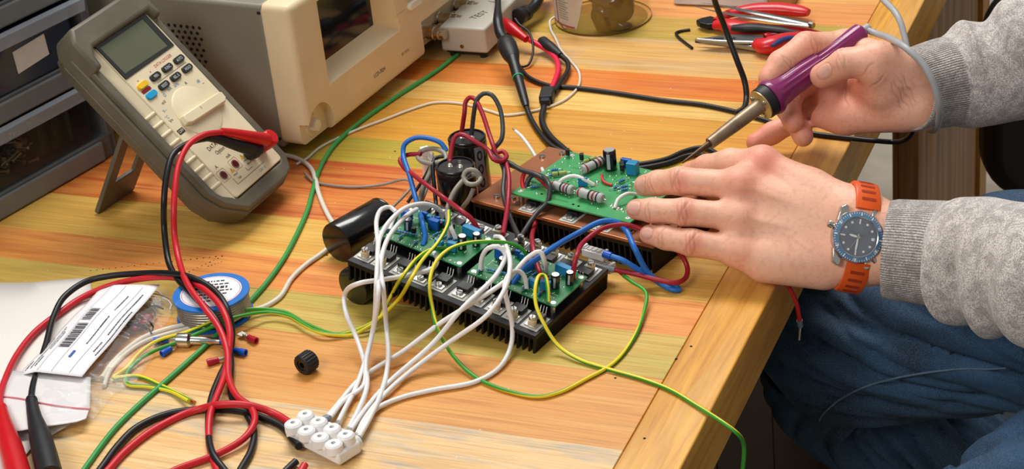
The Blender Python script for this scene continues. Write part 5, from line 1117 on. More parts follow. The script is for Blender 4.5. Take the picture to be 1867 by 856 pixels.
# ------------------------------------------------------------------ jar with dark rosin
def jar():
    c = P(1100, 33, 0); r = .5*np.linalg.norm(P(1010, 30, .01)-P(1192, 30, .01)); t = thing('plastic_tub', TM(c[0], c[1], T), 'yellowish translucent tub holding dark resin lumps with a torn white label', 'tub')
    g = G(); R0_ = r*.955; g.lathe([(.0001, 0), (R0_-.004, 0), (R0_-.001, .001), (R0_, .004), (r, .075), (r+.002, .078), (r+.002, .081), (r-.001, .081), (r-.0018, .075), (R0_-.0018, .005), (R0_-.006, .003), (.0001, .003)], 72, cap0=False, cap1=False)
    m = mat('amber_plastic', (214, 178, 84), .16, trans=0., alpha=.13, var=.12, vscale=22, coat=.5); part('tub_wall', g, m, t, smooth=50); g = G(); g.lathe([(R0_+.0003, .0002), (R0_+.0006, .0012), (R0_+.0002, .0026)], 72, cap0=False, cap1=False); part('refraction_ring', g, mat('refraction_amber', (96, 66, 26), .3), t, smooth=60)  # dark ring at the foot paints in the refraction line
    # torn label
    a0, a1 = math.radians(188), math.radians(252); g = G(); N = 26; v = []
    va = ray(1100, 40); th0 = math.atan2(-va[1], -va[0])
    for k, zz in enumerate((.007, .02, .035, .05, .066)):
        for i in range(N+1):
            s_ = i/N; off = (-1.42, -.50+.05*math.sin(k*5.)-.10*(k == 0)+.05*k); a = th0+off[0]+(off[1]-off[0])*s_; rr = R0_+(r-R0_)*(zz-.004)/.071+.0004; v.append((rr*math.cos(a), rr*math.sin(a), zz))
    f = [(k*(N+1)+i, k*(N+1)+i+1, (k+1)*(N+1)+i+1, (k+1)*(N+1)+i) for k in range(4) for i in range(N)]
    g.add(v, f, 0); 
    def band(aa, ab, za, zb, mi):
        n_ = max(2, int(abs(ab-aa)/.05)); v = []
        for zz in (za, zb):
            for i in range(n_+1): a = th0+aa+(ab-aa)*i/n_; rr = R0_+(r-R0_)*(zz-.004)/.071+.0008; v.append((rr*math.cos(a), rr*math.sin(a), zz))
        g.add(v, [(i, i+1, n_+2+i, n_+1+i) for i in range(n_)], mi)
    band(-1.14, -1.11, .008, .064, 1); band(-1.42, -.62, .0075, .0095, 1); band(-1.1, -.5, .058, .060, 1)
    for k in range(11): band(-1.05, -.78+.05*math.sin(k*3), .016+.0028*k, .0170+.0028*k, 2)
    part('torn_label', g, [mat('tub_label', (206, 190, 170), .6, var=.1), mat('tub_label_red', (168, 60, 74), .6), mat('tub_label_text', (150, 140, 128), .6)], t, smooth=60)
    def lump(cc, rr, sd, m_, nm):
        bm = bmesh.new(); bmesh.ops.create_icosphere(bm, subdivisions=4, radius=1); Rn = np.random.default_rng(sd); K = Rn.normal(size=(9, 3)); K /= np.linalg.norm(K, axis=1)[:, None]; D_ = Rn.uniform(.62, .95, 9)
        for v in bm.verts:
            p = np.array(v.co[:]); s_ = 1.0
            for kk, dd in zip(K, D_):
                q_ = p@kk
                if q_ > .01: s_ = min(s_, dd/q_)
            p = p*s_*(1+.03*math.sin(9*p[0]+sd)*math.cos(8*p[1])); v.co = (cc[0]+p[0]*rr[0], cc[1]+p[1]*rr[1], cc[2]+p[2]*rr[2])
        me = bpy.data.meshes.new(nm); bm.to_mesh(me); bm.free(); return me
    M_R = mat('dark_resin', (44, 22, 14), .18, var=.5, vscale=70, coat=.6)
    e_r = np.array([RC[0][0], RC[0][1], 0]); e_r /= np.linalg.norm(e_r); e_v = np.array([VIEW[0], VIEW[1], 0]); e_v /= np.linalg.norm(e_v)
    for k, (px_, py_, h_, rr) in enumerate(((1108, 50, .015, (.0160, .014, .020)), (1150, 42, .024, (.0235, .018, .020)), (1130, 14, .038, (.0250, .020, .020)), (1160, 66, .005, (.012, .007, .0060)), (1176, 24, .030, (.014, .013, .020)))):
        cc = P(px_, py_, h_); dv = cc[:2]-c[:2]; q_ = np.linalg.norm(dv); lim = R0_-.002-rr[1]*.9
        if q_ > lim: cc[:2] = c[:2]+dv*lim/q_
        me = lump(cc-cc, rr, 3+k, M_R, 'resin_lump'); o = link('resin_lump', me, None, M_R, 25); o.location = cc.tolist(); o.rotation_euler = (0, 0, math.atan2(e_r[1], e_r[0]))
        tag(o, ['dark resin lump standing left in the amber tub', 'dark resin lump on the right inside the amber tub', 'topmost dark resin lump in the amber tub', 'small dark resin lump low on the right in the amber tub', 'narrow dark resin lump nearest the front of the amber tub'][k], 'resin lump', 'resin lumps in the tub')
jar()
# ------------------------------------------------------------------ tools
M_STEEL = mat('tool_steel', (150, 150, 148), .28, 1.); M_DSTEEL = mat('dark_steel', (44, 44, 46), .35, .8)
M_HRED = mat('tool_red', (206, 22, 30), .35, coat=.2); M_HBLU = mat('tool_blue', (40, 52, 110), .4)
def flat_poly(px_pts, h0, h1, o, g, mi=0):
    hm = (h0+h1)/2; p = [P(x, y, hm)-o for x, y in px_pts]; g.prism([(q_[0], q_[1]) for q_ in p], h0, h1, mi)
def tool(nm, label, cat, base): 
    c = P(*base); t = thing(nm, TM(c[0], c[1], T), label, cat); return t, np.array([c[0], c[1], T])
t, o_ = tool('side_cutters', 'black and red handled side cutters lying farthest back of the tools', 'pliers', (1340, 50))
g = G(); flat_poly([(1269, 41), (1278, 37), (1296, 33), (1308, 37), (1310, 47), (1290, 49), (1276, 46)], .004, .010, o_, g); flat_poly([(1270, 43), (1284, 39), (1310, 42), (1310, 50), (1290, 49)], .002, .009, o_, g); part('jaws', g, M_DSTEEL, t, smooth=0, bevel=.0012)
def handle(t, o_, pts_, rr, m, nm='handle', n=14, sec=(1, .62), label=None):
    g = G(); g.tube([P(*a)-o_ for a in pts_], rr, n, sec=lambda s_: sec, nrm0=(0, 0, .0001)); return part(nm, g, m, t, smooth=60, label=label)
def fat(t, o_, pts_, rr, m, nm='handle', label=None):
    p = [P(*a)-o_ for a in pts_]; g = G(); g.tube(p, rr, 16, sec=lambda s_: (.72, 1)); return part(nm, g, m, t, smooth=60, label=label)
fat(t, o_, [(1304, 46, .007), (1318, 45, .009), (1340, 50, .010), (1372, 52, .010), (1410, 54, .010), (1460, 58, .010), (1500, 66, .010)], [.0068, .0108, .0088, .0070, .0072, .0068, .0050], M_HRED, label='red handle body')
fat(t, o_, [(1336, 51, .014), (1356, 51, .0155), (1392, 52, .0155), (1420, 55, .015), (1460, 60, .014)], [.0045, .0068, .0052, .0052, .0020], M_BLKR, 'soft_grip', 'black soft grip')
fat(t, o_, [(1304, 40, .008), (1330, 25, .008), (1372, 17, .009), (1410, 16, .010), (1440, 18, .010), (1468, 22, .010), (1474, 23, .010)], [.0052, .0058, .0070, .0088, .0092, .0086, .0050], M_HRED, label='upper red handle')
t, o_ = tool('long_nose_pliers', 'long nosed pliers with red and blue handles lying nearest the hand', 'pliers', (1380, 72))
g = G(); flat_poly([(1266, 73), (1300, 69), (1330, 65), (1360, 65), (1392, 67), (1396, 74), (1390, 79), (1340, 78), (1300, 76)], .009, .0125, o_, g); flat_poly([(1266, 75), (1300, 79), (1340, 84), (1380, 90), (1396, 88), (1394, 78), (1340, 77), (1290, 76)], .003, .0085, o_, g); part('jaws', g, M_STEEL, t, smooth=0, bevel=.0010)
g = G()
for x, y, L in ((1310, 69.5, 18), (1335, 69, 12)): flat_poly([(x-L/2, y), (x+L/2, y-1), (x+L/2, y+2), (x-L/2, y+2)], .0124, .0129, o_, g)
part('jaw_groove', g, M_INK, t, smooth=0)
fat(t, o_, [(1384, 80, .008), (1396, 84, .010), (1412, 80, .011), (1440, 70, .011), (1480, 66, .010), (1520, 72, .009)], [.0090, .0125, .0105, .0075, .0070, .0055], M_HRED, label='lower red handle')
fat(t, o_, [(1394, 66, .009), (1408, 60, .011), (1425, 60, .011), (1450, 64, .011), (1490, 72, .010)], [.0045, .0072, .0070, .0060, .0040], M_HRED, label='upper red handle')
fat(t, o_, [(1408, 84, .017), (1420, 76, .017), (1436, 70, .016), (1470, 68, .014)], [.0020, .0036, .0036, .0010], M_HBLU, 'soft_grip', 'dark blue soft grip')
t, o_ = tool('tweezers', 'slim steel tweezers laid across the tops of the pliers', 'tweezers', (1400, 30))
for pts_ in (([(1281, 6, .014), (1315, 10, .016), (1370, 22, .021), (1430, 34, .021), (1480, 45, .020)]), ([(1268, 12, .012), (1310, 22, .014), (1370, 32, .019), (1430, 41, .020), (1480, 47, .019)])):
    g = G(); g.tube([P(*a)-o_ for a in pts_], [.0008, .0018, .0038, .0040, .0030], 8, sec=lambda s_: (.35, 1)); part('arm', g, M_STEEL, t, smooth=60)
g = G(); g.tube([P(1476, 45, .0195)-o_, P(1483, 47, .0195)-o_], .0034, 8); part('joined_end', g, M_STEEL, t)
t, o_ = tool('hex_key', 'small black L shaped hex key lying beside the pliers\' tips', 'hex key', (1245, 70))
g = G(); g.tube([P(1258, 54, .0016)-o_, P(1240, 57, .0016)-o_, P(1233, 60, .0016)-o_, P(1235, 66, .0016)-o_, P(1262, 88, .0016)-o_], .00165, 6, step=.002); part('bent_rod', g, M_DSTEEL, t, smooth=20)
# white box at the top edge
p0, p1 = P(1226, 10, 0), P(1400, 17, 0); u = p1-p0; L = np.linalg.norm(u); u /= L
t = thing('white_case', Frame((p0[0], p0[1], T), u, (-u[1], u[0], 0), (0, 0, 1)), 'white flat plastic case at the far edge behind the pliers', 'case')
g = G(); g.prism(rrect(0, 0, L, .12, .006), .001, .012); part('shell', g, mat('case_white', (206, 212, 216), .35), t, bevel=.002, seg=3); g = G(); g.prism(rrect(.003, .003, L-.003, .117, .005), 0, .0012); part('base', g, M_BLK, t, smooth=0)
g = G(); g.box((L+.0005, .002, 0), (L+.026, .05, .012)); single_ = G(); single_.add(np.concatenate(g.v)@np.array(t.matrix_world)[:3, :3].T+np.array(t.matrix_world)[:3, 3], g.f); single('wood_block', single_, mat('block_wood', (170, 132, 74), .6, var=.15), 'small square wooden block against the end of the white case', 'wood block', smooth=0, bevel=.001)
# ------------------------------------------------------------------ soldering iron
tip = D(1244, 297, 1.648); col_ = D(1401, 182, 1.678); tail = D(1572, 58, 1.712)
ax = tail-col_; LH = np.linalg.norm(ax); ax /= LH
ir = thing('soldering_iron', Matrix(axisM(col_, tail).tolist()), 'soldering iron with a purple ribbed handle held in the right hand', 'soldering iron')
M_PUR = mat('purple_handle', (128, 34, 94), .34, var=.06, coat=.25); M_BRASS = mat('brass_plate', (196, 170, 112), .35, .45, var=.15); M_SHAFT = mat('worn_steel_shaft', (138, 120, 100), .42, .5, var=.4, vscale=60)
prof = [(.0158, .001), (.0164, .003), (.0162, .006), (.0132, .011), (.0120, .020), (.0113, .040), (.0095, .060), (.0076, LH*.52), (.0074, LH*.62), (.0084, LH*.80), (.0093, LH*.93), (.0091, LH*.98), (.0070, LH), (.0001, LH+.0003)]
g = G(); N = 96; v = []; f = []
for r_, z_ in prof:
    for i in range(N):
        a = i*2*math.pi/N; rib = (.00065*max(0, math.cos(a*16)) if .012 <= z_ <= .062 else (.0004*max(0, math.cos(a*16)) if z_ < LH*.9 and z_ > .008 else 0)); v.append(((r_+rib)*math.cos(a), (r_+rib)*math.sin(a), z_))
for k in range(len(prof)-1):
    for i in range(N): j = (i+1) % N; f.append((k*N+i, k*N+j, (k+1)*N+j, (k+1)*N+i))
g.add(v, f); g.add(v[:N], [tuple(range(N))[::-1]]); part('handle', g, M_PUR, ir, smooth=40)
g = G(); g.lathe([(.0142, -.0080), (.0146, -.0070), (.0148, .0028)], 48); part('black_collar', g, M_BLKR, ir)
g = G(); g.lathe([(.0128, -.0094), (.0138, -.0092), (.0138, -.0079)], 40); part('brass_disc', g, M_BRASS, ir)
for a in (.4, 2.5, 4.6):
    g = G(); g.lathe([(.0020, -.0104), (.0022, -.0098), (.0022, -.0088)], 14, M=TM(.0103*math.cos(a), .0103*math.sin(a), -.0004)); part('disc_screw', g, M_SILVER, ir)
sh = np.linalg.inv(np.array(ir.matrix_world)); se = (sh@np.append(D(1294, 262, 1.6575), 1))[:3]; te = (sh@np.append(tip, 1))[:3]
g = G(); g.tube([(0, 0, -.008), se*.55+np.array([0, 0, -.0036]), se], [.0066, .0064, .0062, .0060, .0052], 24, smooth=False); part('shaft', g, M_SHAFT, ir, smooth=60)
g = G(); g.tube([se, se+(te-se)*.4, te], [.0030, .0026, .0020, .0008], 16, smooth=False); part('tip', g, mat('burnt_copper', (92, 70, 54), .45, .7, var=.3, vscale=200), ir, smooth=60)
g = G(); g.lathe([(.0045, LH-.001), (.0040, LH+.008)], 16); part('cord_sleeve', g, WM['lgrey'], ir)
# grey cord round the wrist
wire([tuple(tail+ax*.004)+('w',), (1600, 62, 1.705, 'D'), (1622, 70, 1.660, 'D'), (1652, 88, 1.622, 'D'), (1682, 116, 1.615, 'D'), (1702, 152, 1.614, 'D'), (1712, 190, 1.622, 'D'), (1711, 222, 1.652, 'D'), (1700, 238, 1.692, 'D'), (1680, 222, 1.727, 'D'), (1666, 180, 1.742, 'D'), (1660, 140, 1.742, 'D'), (1657, 112, 1.737, 'D'), (1650, 70, 1.742, 'D'), (1638, 32, 1.750, 'D'), (1611, 0, 1.780, 'D'), (1580, -30, 1.820, 'D')], .0030, 'lgrey', 'light grey cord of the soldering iron wrapped once round the right wrist', 'cable', nm='iron_cord')

# ------------------------------------------------------------------ person
er, ed, ev = RC
def skin_mat():
    m = bpy.data.materials.new('skin'); m.use_nodes = True; n = m.node_tree; b = n.nodes['Principled BSDF']
    at = nd(n, 'ShaderNodeAttribute'); at.attribute_name = 'tint'; sp = nd(n, 'ShaderNodeSeparateColor'); n.links.new(at.outputs['Color'], sp.inputs[0])
    n1 = noise(n, 45, detail=5); n2 = noise(n, 260, detail=3)
    c = mixc(n, n1, s2l((228, 166, 136)), s2l((244, 194, 166)))
    c = mixc(n, math_(n, 'MULTIPLY', sp.outputs[0], .80), c, s2l((222, 112, 92)))
    c = mixc(n, math_(n, 'MULTIPLY', ramp(n, n2, [(.5, (0,)*3), (.75, (1,)*3)]).outputs[0], .30), c, s2l((188, 112, 84)))
    c = mixc(n, sp.outputs[2], c, s2l((150, 84, 62)))
    c = mixc(n, sp.outputs[1], c, s2l((226, 172, 152)))
    n.links.new(c, b.inputs['Base Color'])
    n.links.new(math_(n, 'MULTIPLY_ADD', sp.outputs[1], -.22, .48), b.inputs['Roughness'])
    b.inputs['Subsurface Weight'].default_value = .10; b.inputs['Subsurface Radius'].default_value = (.012, .004, .002); b.inputs['Subsurface Scale'].default_value = .35
    vo = nd(n, 'ShaderNodeTexVoronoi'); vo.feature = 'DISTANCE_TO_EDGE'; vo.inputs['Scale'].default_value = 900; tc = nd(n, 'ShaderNodeTexCoord'); n.links.new(tc.outputs['Object'], vo.inputs['Vector'])
    h = math_(n, 'MULTIPLY_ADD', n2, .8, math_(n, 'MULTIPLY', vo.outputs['Distance'], 1.4))
    bp = nd(n, 'ShaderNodeBump'); bp.inputs['Strength'].default_value = .35; bp.inputs['Distance'].default_value = .0004; n.links.new(h, bp.inputs['Height']); n.links.new(bp.outputs[0], b.inputs['Normal'])
    return m
def hand_mesh(palm, fingers, kp, kf, kb, h, pads=()):
    """palm: list of (a,b,ra,rb); fingers: lists of joints [(p,r)...]"""
    allp = [q for c in palm for q in (c[0], c[1])]+[j[0] for f_ in fingers for j in f_]
    A = np.array(allp); lo = A.min(0)-.03; hi = A.max(0)+.03
    def fn(X):
        d = None
        for a, b_, ra, rb in palm:
            q = sd_cone(X, a, b_, ra, rb); d = q if d is None else smin(d, q, kp)
        out = None
        for f_ in fingers:
            e = None
            for (a, ra), (b_, rb) in zip(f_[:-1], f_[1:]):
                q = sd_cone(X, a, b_, ra, rb); e = q if e is None else smin(e, q, kf)
            q = smin(d, e, kb); out = q if out is None else np.minimum(out, q)
        return out
    V, F = surface_nets(fn, lo, hi, h); return laplace(V, F, 2, .45), F
def bump_at(V, N, c, r, amp):   # raise or sink the skin round a point
    w = np.exp(-((V-c)**2).sum(1)/(r*r)); return V+N*(amp*w)[:, None]
def crease(V, N, joint, axis, dors, amp=.0005, offs=(-.0026, 0, .0026), w=.0007, rad=.012, side=.25):
    axis = axis/np.linalg.norm(axis); dors = dors/np.linalg.norm(dors); q = V-joint; s_ = q@axis; near = np.exp(-(np.maximum(0, np.linalg.norm(q-np.outer(s_, axis), axis=1)-rad)/.004)**2)
    face = np.clip((N@dors-side)/.4, 0, 1); lat = q@np.cross(axis, dors); d_ = np.zeros(len(V))
    for k, o in enumerate(offs): d_ += np.exp(-((s_-o-.0009*np.sin(lat*420+k*2))/w)**2)
    wide = np.exp(-(s_/.006)**2)
    return V-N*(amp*d_*near*face)[:, None]+N*(amp*.9*wide*near*face)[:, None], d_*near*face
def seg_band(V, a, b_, r, amp_f):
    a = np.asarray(a); b_ = np.asarray(b_); ba = b_-a; t_ = np.clip(((V-a)@ba)/(ba@ba), 0, 1); d_ = np.linalg.norm(V-a-t_[:, None]*ba, axis=1); return np.exp(-(d_/r)**2)*amp_f
class Skin: pass
def finish(V, F, tints, nails, creases, ridges, lumps):
    N = vnormals(V, F); T3 = np.zeros((len(V), 3))
    for a, b_, r, amp in ridges: V = V+N*seg_band(V, a, b_, r, amp)[:, None]
    for c, r, amp in lumps: V = bump_at(V, N, c, r, amp)
    for j, ax_, do, amp, offs in creases:
        V, cr = crease(V, N, j, ax_, do, amp, offs); T3[:, 2] = np.maximum(T3[:, 2], np.clip(cr, 0, 1)*.35)
    for c, r, s_ in tints: T3[:, 0] = np.maximum(T3[:, 0], s_*np.exp(-((V-c)**2).sum(1)/(r*r)))
    for c, ax_, do, hl, hw in nails:
        ax_ = ax_/np.linalg.norm(ax_); do = do-ax_*(do@ax_); do /= np.linalg.norm(do); la = np.cross(ax_, do); q = V-c
        e = (np.abs(q@ax_)/hl)**2.4+(np.abs(q@la)/hw)**2.4; ok = (N@do > .15) & (np.abs(q@do) < .02)
        w = np.clip((1-e)/.25, 0, 1)*ok; T3[:, 1] = np.maximum(T3[:, 1], w); rim = np.exp(-((e-1.05)/.35)**2)*ok*(1-w)
        V = V+do*(w*.00035)[:, None]-N*(rim*.0005)[:, None]; T3[:, 2] = np.maximum(T3[:, 2], rim*.35)
    return V, F, np.clip(T3, 0, 1)
K = lambda px, py, d_, r: (D(px, py, d_), r)
# left hand, back towards the camera, fingers to the left on the board
w1, w2 = D(1563, 392, 1.524), D(1556, 474, 1.520)
LI, LM_, LR_, LP_ = D(1390, 298, 1.566), D(1352, 338, 1.556), D(1350, 396, 1.550), D(1352, 458, 1.545)
palm = [(w1, D(1660, 432, 1.505), .0205, .0195), (w2, D(1660, 476, 1.505), .0205, .0195), (w1, LI, .0200, .0122), (D(1560, 420, 1.522), LM_, .0185, .0128), (D(1558, 450, 1.522), LR_, .0185, .0125), (w2, LP_, .0195, .0130),
        (D(1500, 495, 1.528), D(1392, 482, 1.540), .0150, .0150), (D(1480, 350, 1.553), D(1400, 340, 1.578), .017, .013), (LI, LM_, .0118, .0118), (LM_, LR_, .0120, .0120), (LR_, LP_, .0120, .0120)]
fi = [K(1390, 298, 1.566, .0122), K(1332, 296, 1.590, .0112), K(1288, 305, 1.612, .0102), K(1258, 316, 1.632, .0092)]
fm = [K(1352, 338, 1.556, .0118), K(1240, 330, 1.577, .0113), K(1200, 334, 1.594, .0102), K(1176, 339, 1.605, .0094)]
fr = [K(1350, 396, 1.550, .0115), K(1248, 387, 1.559, .0110), K(1190, 384, 1.572, .0098), K(1160, 382, 1.580, .0086)]
fp = [K(1352, 458, 1.545, .0118), K(1262, 443, 1.552, .0108), K(1214, 434, 1.563, .0094), K(1184, 428, 1.571, .0082)]
th = [K(1455, 350, 1.560, .0140), K(1370, 345, 1.605, .0125), K(1310, 345, 1.630, .0105), K(1285, 342, 1.640, .0092)]
V, F = hand_mesh(palm, [fi, fm, fr, fp, th], .010, .004, .0075, .00105)
cre = []
for f_ in (fm, fr, fp):
    cre.append((f_[1][0], f_[2][0]-f_[0][0], -ev, .00050, (-.0042, -.0018, .0006, .0032))); cre.append((f_[2][0], f_[3][0]-f_[1][0], -ev, .00030, (-.0014, .0012)))
tints = [(LI-ev*.012, .016, .95), (LM_-ev*.012, .016, .70), (LR_-ev*.012, .012, .30), (LP_-ev*.010, .013, .45)]+[(f_[1][0]-ev*.010, .0085, .75) for f_ in (fm, fr, fp)]+[(f_[3][0], .012, .55) for f_ in (fm, fr, fp, fi)]+[(D(1500, 460, 1.50), .03, .12), (D(1260, 290, 1.62), .02, .5)]
ridges = [(LI-ev*.012, D(1500, 372, 1.510), .0032, .0006), (LM_-ev*.012, D(1505, 392, 1.508), .0030, .0007), (LR_-ev*.012, D(1500, 425, 1.507), .0028, .0006), (D(1405, 400, 1.535), D(1475, 455, 1.512), .0018, .0003), (D(1475, 455, 1.512), D(1530, 430, 1.503), .0018, .0003), (D(1430, 330, 1.540), D(1440, 400, 1.525), .0016, .0002)]
lumps = [(LI-ev*.012, .010, .0016), (LM_-ev*.012, .010, .0018), (LR_-ev*.012, .009, .0014), (LP_-ev*.012, .009, .0012), ((LI+LM_)/2-ev*.012, .006, -.0010), ((LM_+LR_)/2-ev*.012, .006, -.0012), ((LR_+LP_)/2-ev*.012, .006, -.0010)]
nl = [(D(1152, 379, 1.571), fr[3][0]-fr[2][0], -ev*.9-er*.35+ed*.0, .0068, .0062), (D(1166, 334, 1.596), fm[3][0]-fm[2][0], -ev*.35-er*.6-ed*.4, .006, .006), (D(1178, 424, 1.563), fp[3][0]-fp[2][0], -ev*.8-er*.45, .0056, .0052)]
HL = finish(V, F, tints, nl, cre, ridges, lumps)
DR = lambda px, py, d_: D(px, py, d_+.052)
KR = lambda px, py, d_, r: (DR(px, py, d_), r*1.03)
# right hand, palm towards the camera, holding the iron like a pen
rw1, rw2 = DR(1683, 135, 1.618), DR(1682, 195, 1.618)
RI, RM, RR, RP = DR(1546, 84, 1.668), DR(1530, 128, 1.672), DR(1524, 168, 1.670), DR(1530, 205, 1.662)
palm = [(rw1, DR(1740, 146, 1.630), .0200, .0200), (rw2, DR(1740, 160, 1.630), .0190, .0195), (rw1, RI, .0180, .0125), (DR(1682, 150, 1.62), RM, .0180, .0125), (DR(1682, 180, 1.62), RR, .0180, .0125), (rw2, RP, .0185, .0130), (DR(1640, 205, 1.625), DR(1540, 215, 1.652), .0165, .0140), (DR(1540, 215, 1.652), DR(1500, 214, 1.660), .0130, .0100),
        (DR(1656, 140, 1.612), DR(1602, 128, 1.604), .0190, .0170), (DR(1610, 165, 1.618), DR(1570, 150, 1.635), .0180, .0120), (RI, RM, .012, .012), (RM, RR, .012, .012), (RR, RP, .012, .012)]
ti = [KR(1546, 84, 1.670, .0128), KR(1470, 84, 1.652, .0120), KR(1424, 116, 1.640, .0110), KR(1403, 143, 1.636, .0098)]
tm_ = [KR(1530, 128, 1.672, .0120), KR(1450, 160, 1.680, .0112), KR(1436, 196, 1.664, .0104), KR(1446, 222, 1.650, .0092)]
tr = [KR(1524, 168, 1.670, .0118), KR(1462, 186, 1.700, .0108), KR(1452, 222, 1.680, .0100), KR(1464, 249, 1.656, .0090)]
tp = [KR(1530, 205, 1.666, .0115), KR(1462, 214, 1.695, .0102), KR(1408, 243, 1.698, .0094), KR(1378, 260, 1.699, .0086)]
tt = [KR(1645, 120, 1.608, .0165), KR(1600, 108, 1.602, .0150), KR(1540, 116, 1.609, .0122), KR(1500, 138, 1.622, .0108)]
V, F = hand_mesh(palm, [ti, tm_, tr, tp, tt], .010, .0045, .0080, .00110)
nrm_t = -ev*.93-ed*.35-er*.1
cre = [(tt[2][0], tt[3][0]-tt[1][0], -ev-ed*.6, .00045, (-.0030, .0, .0028)), (DR(1590, 145, 1.60), er*.7+ed*.7, -ev, .0007, (-.010, .004)), (ti[1][0], ti[2][0]-ti[0][0], -ev, .0004, (-.002, .002)), (ti[2][0], ti[3][0]-ti[1][0], -ev, .0003, (-.001, .0015)), (tm_[2][0], tm_[3][0]-tm_[1][0], -ev, .0004, (-.001, .002)), (tr[2][0], tr[3][0]-tr[1][0], -ev, .0004, (-.001, .002)),
       (DR(1540, 190, 1.65), er, -ev, .0009, (0.,)), (DR(1575, 200, 1.64), er*.9+ed*.1, -ev, .0008, (0.,)), (DR(1640, 170, 1.60), er*.8-ed*.5, -ev, .0005, (-.004, 0., .004, .008))]
tints = [(tt[3][0], .016, .55), (tt[2][0], .013, .35), (ti[3][0], .018, .65), (tm_[3][0], .014, .75), (tr[3][0], .014, .75), (tp[3][0], .03, .85), (DR(1520, 200, 1.65), .035, .60), (DR(1590, 200, 1.63), .03, .40), (DR(1600, 130, 1.57), .03, .28), (DR(1560, 160, 1.62), .025, .7), (ti[1][0]-ev*.01, .02, .35)]
nl = [(DR(1503, 130, 1.609), tt[3][0]-tt[2][0], nrm_t, .0076, .0060)]
HR = finish(V, F, tints, nl, cre, [(DR(1690, 150, 1.60), DR(1640, 160, 1.592), .003, .0008)], [(DR(1628, 172, 1.60), .012, .0012)])
person = thing('person', TM(.50, .15, 0), 'person in a grey sweatshirt and blue jeans soldering at the bench, holding down the board', 'person')
off = np.array([.50, .15, 0])
elL, shL, elR, shR = np.array([.36, -.10, .86]), np.array([.55, -.02, 1.24]), np.array([.42, .30, 1.02]), np.array([.57, .34, 1.24])
def coarse():
    cones = [(D(1680, 462, 1.500), elL, .022, .036), (elL, shL, .044, .056), (D(1790, 138, 1.680), elR, .022, .034), (elR, shR, .044, .056), (np.array([.60, .16, .72]), np.array([.60, .16, 1.10]), .13, .14), (np.array([.60, .08, 1.14]), np.array([.60, .25, 1.14]), .12, .12), (shL, np.array([.60, .16, 1.2]), .06, .09), (shR, np.array([.60, .16, 1.2]), .06, .09), (np.array([.60, .16, 1.25]), np.array([.56, .16, 1.38]), .055, .052),
             (np.array([.545, .16, 1.47]), np.array([.55, .16, 1.53]), .072, .088)]
    def fn(X):
        d = None
        for c_ in cones: q = sd_cone(X, *c_); d = q if d is None else smin(d, q, .03)
        return d
    A = np.array([x for c_ in cones for x in c_[:2]]); V, F = surface_nets(fn, A.min(0)-.18, A.max(0)+.18, .012); return laplace(V, F, 2), F
VC, FC = coarse(); parts_ = [HL, HR, (VC, FC, np.zeros((len(VC), 3)))]
Vs, Fs, Ts, n0 = [], [], [], 0
for v_, f_, t_ in parts_: Vs.append(v_-off); Fs.append(f_+n0); Ts.append(t_); n0 += len(v_)
me = bpy.data.meshes.new('body'); Va, Fa, Ta = np.concatenate(Vs), np.concatenate(Fs), np.concatenate(Ts); me.from_pydata(Va.tolist(), [], Fa.tolist())
ca = me.color_attributes.new('tint', 'FLOAT_COLOR', 'POINT'); ca.data.foreach_set('color', np.c_[Ta, np.ones(len(Ta))].ravel())
me.update(); link('body', me, person, [skin_mat()], 180)
# knitted sweatshirt
def knit():
    m = bpy.data.materials.new('grey_melange_knit'); m.use_nodes = True; n = m.node_tree; b = n.nodes['Principled BSDF']
    n1 = noise(n, 900, (1, 1, 1), 2, 0, .6); n2 = noise(n, 110, (1, 1, 1), 4, .5); n3 = noise(n, 22)
    c = mixc(n, ramp(n, n1, [(.36, (0,)*3), (.62, (1,)*3)]).outputs[0], s2l((138, 128, 124)), s2l((228, 220, 214)))
    c = mixc(n, math_(n, 'MULTIPLY', ramp(n, n2, [(.45, (0,)*3), (.62, (1,)*3)]).outputs[0], .55), c, s2l((118, 108, 102))); c = mixc(n, math_(n, 'MULTIPLY', n3, .3), c, s2l((206, 198, 190)))
    uv = nd(n, 'ShaderNodeUVMap'); sx = nd(n, 'ShaderNodeSeparateXYZ'); n.links.new(uv.outputs[0], sx.inputs[0])
    at = nd(n, 'ShaderNodeAttribute'); at.attribute_name = 'rib'
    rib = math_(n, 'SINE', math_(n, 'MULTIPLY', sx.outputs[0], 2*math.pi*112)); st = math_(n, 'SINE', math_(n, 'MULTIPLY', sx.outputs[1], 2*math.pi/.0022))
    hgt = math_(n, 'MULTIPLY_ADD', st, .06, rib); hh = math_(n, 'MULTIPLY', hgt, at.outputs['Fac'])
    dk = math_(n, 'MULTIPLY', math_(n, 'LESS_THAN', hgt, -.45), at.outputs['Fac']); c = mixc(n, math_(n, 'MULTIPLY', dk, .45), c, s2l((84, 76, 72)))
    n.links.new(c, b.inputs['Base Color']); b.inputs['Roughness'].default_value = .92; b.inputs['Sheen Weight'].default_value = .25
    h2 = math_(n, 'MULTIPLY_ADD', n1, .6, math_(n, 'MULTIPLY', hh, .6)); bp = nd(n, 'ShaderNodeBump'); bp.inputs['Strength'].default_value = .7; bp.inputs['Distance'].default_value = .0009; n.links.new(h2, bp.inputs['Height']); n.links.new(bp.outputs[0], b.inputs['Normal']); return m
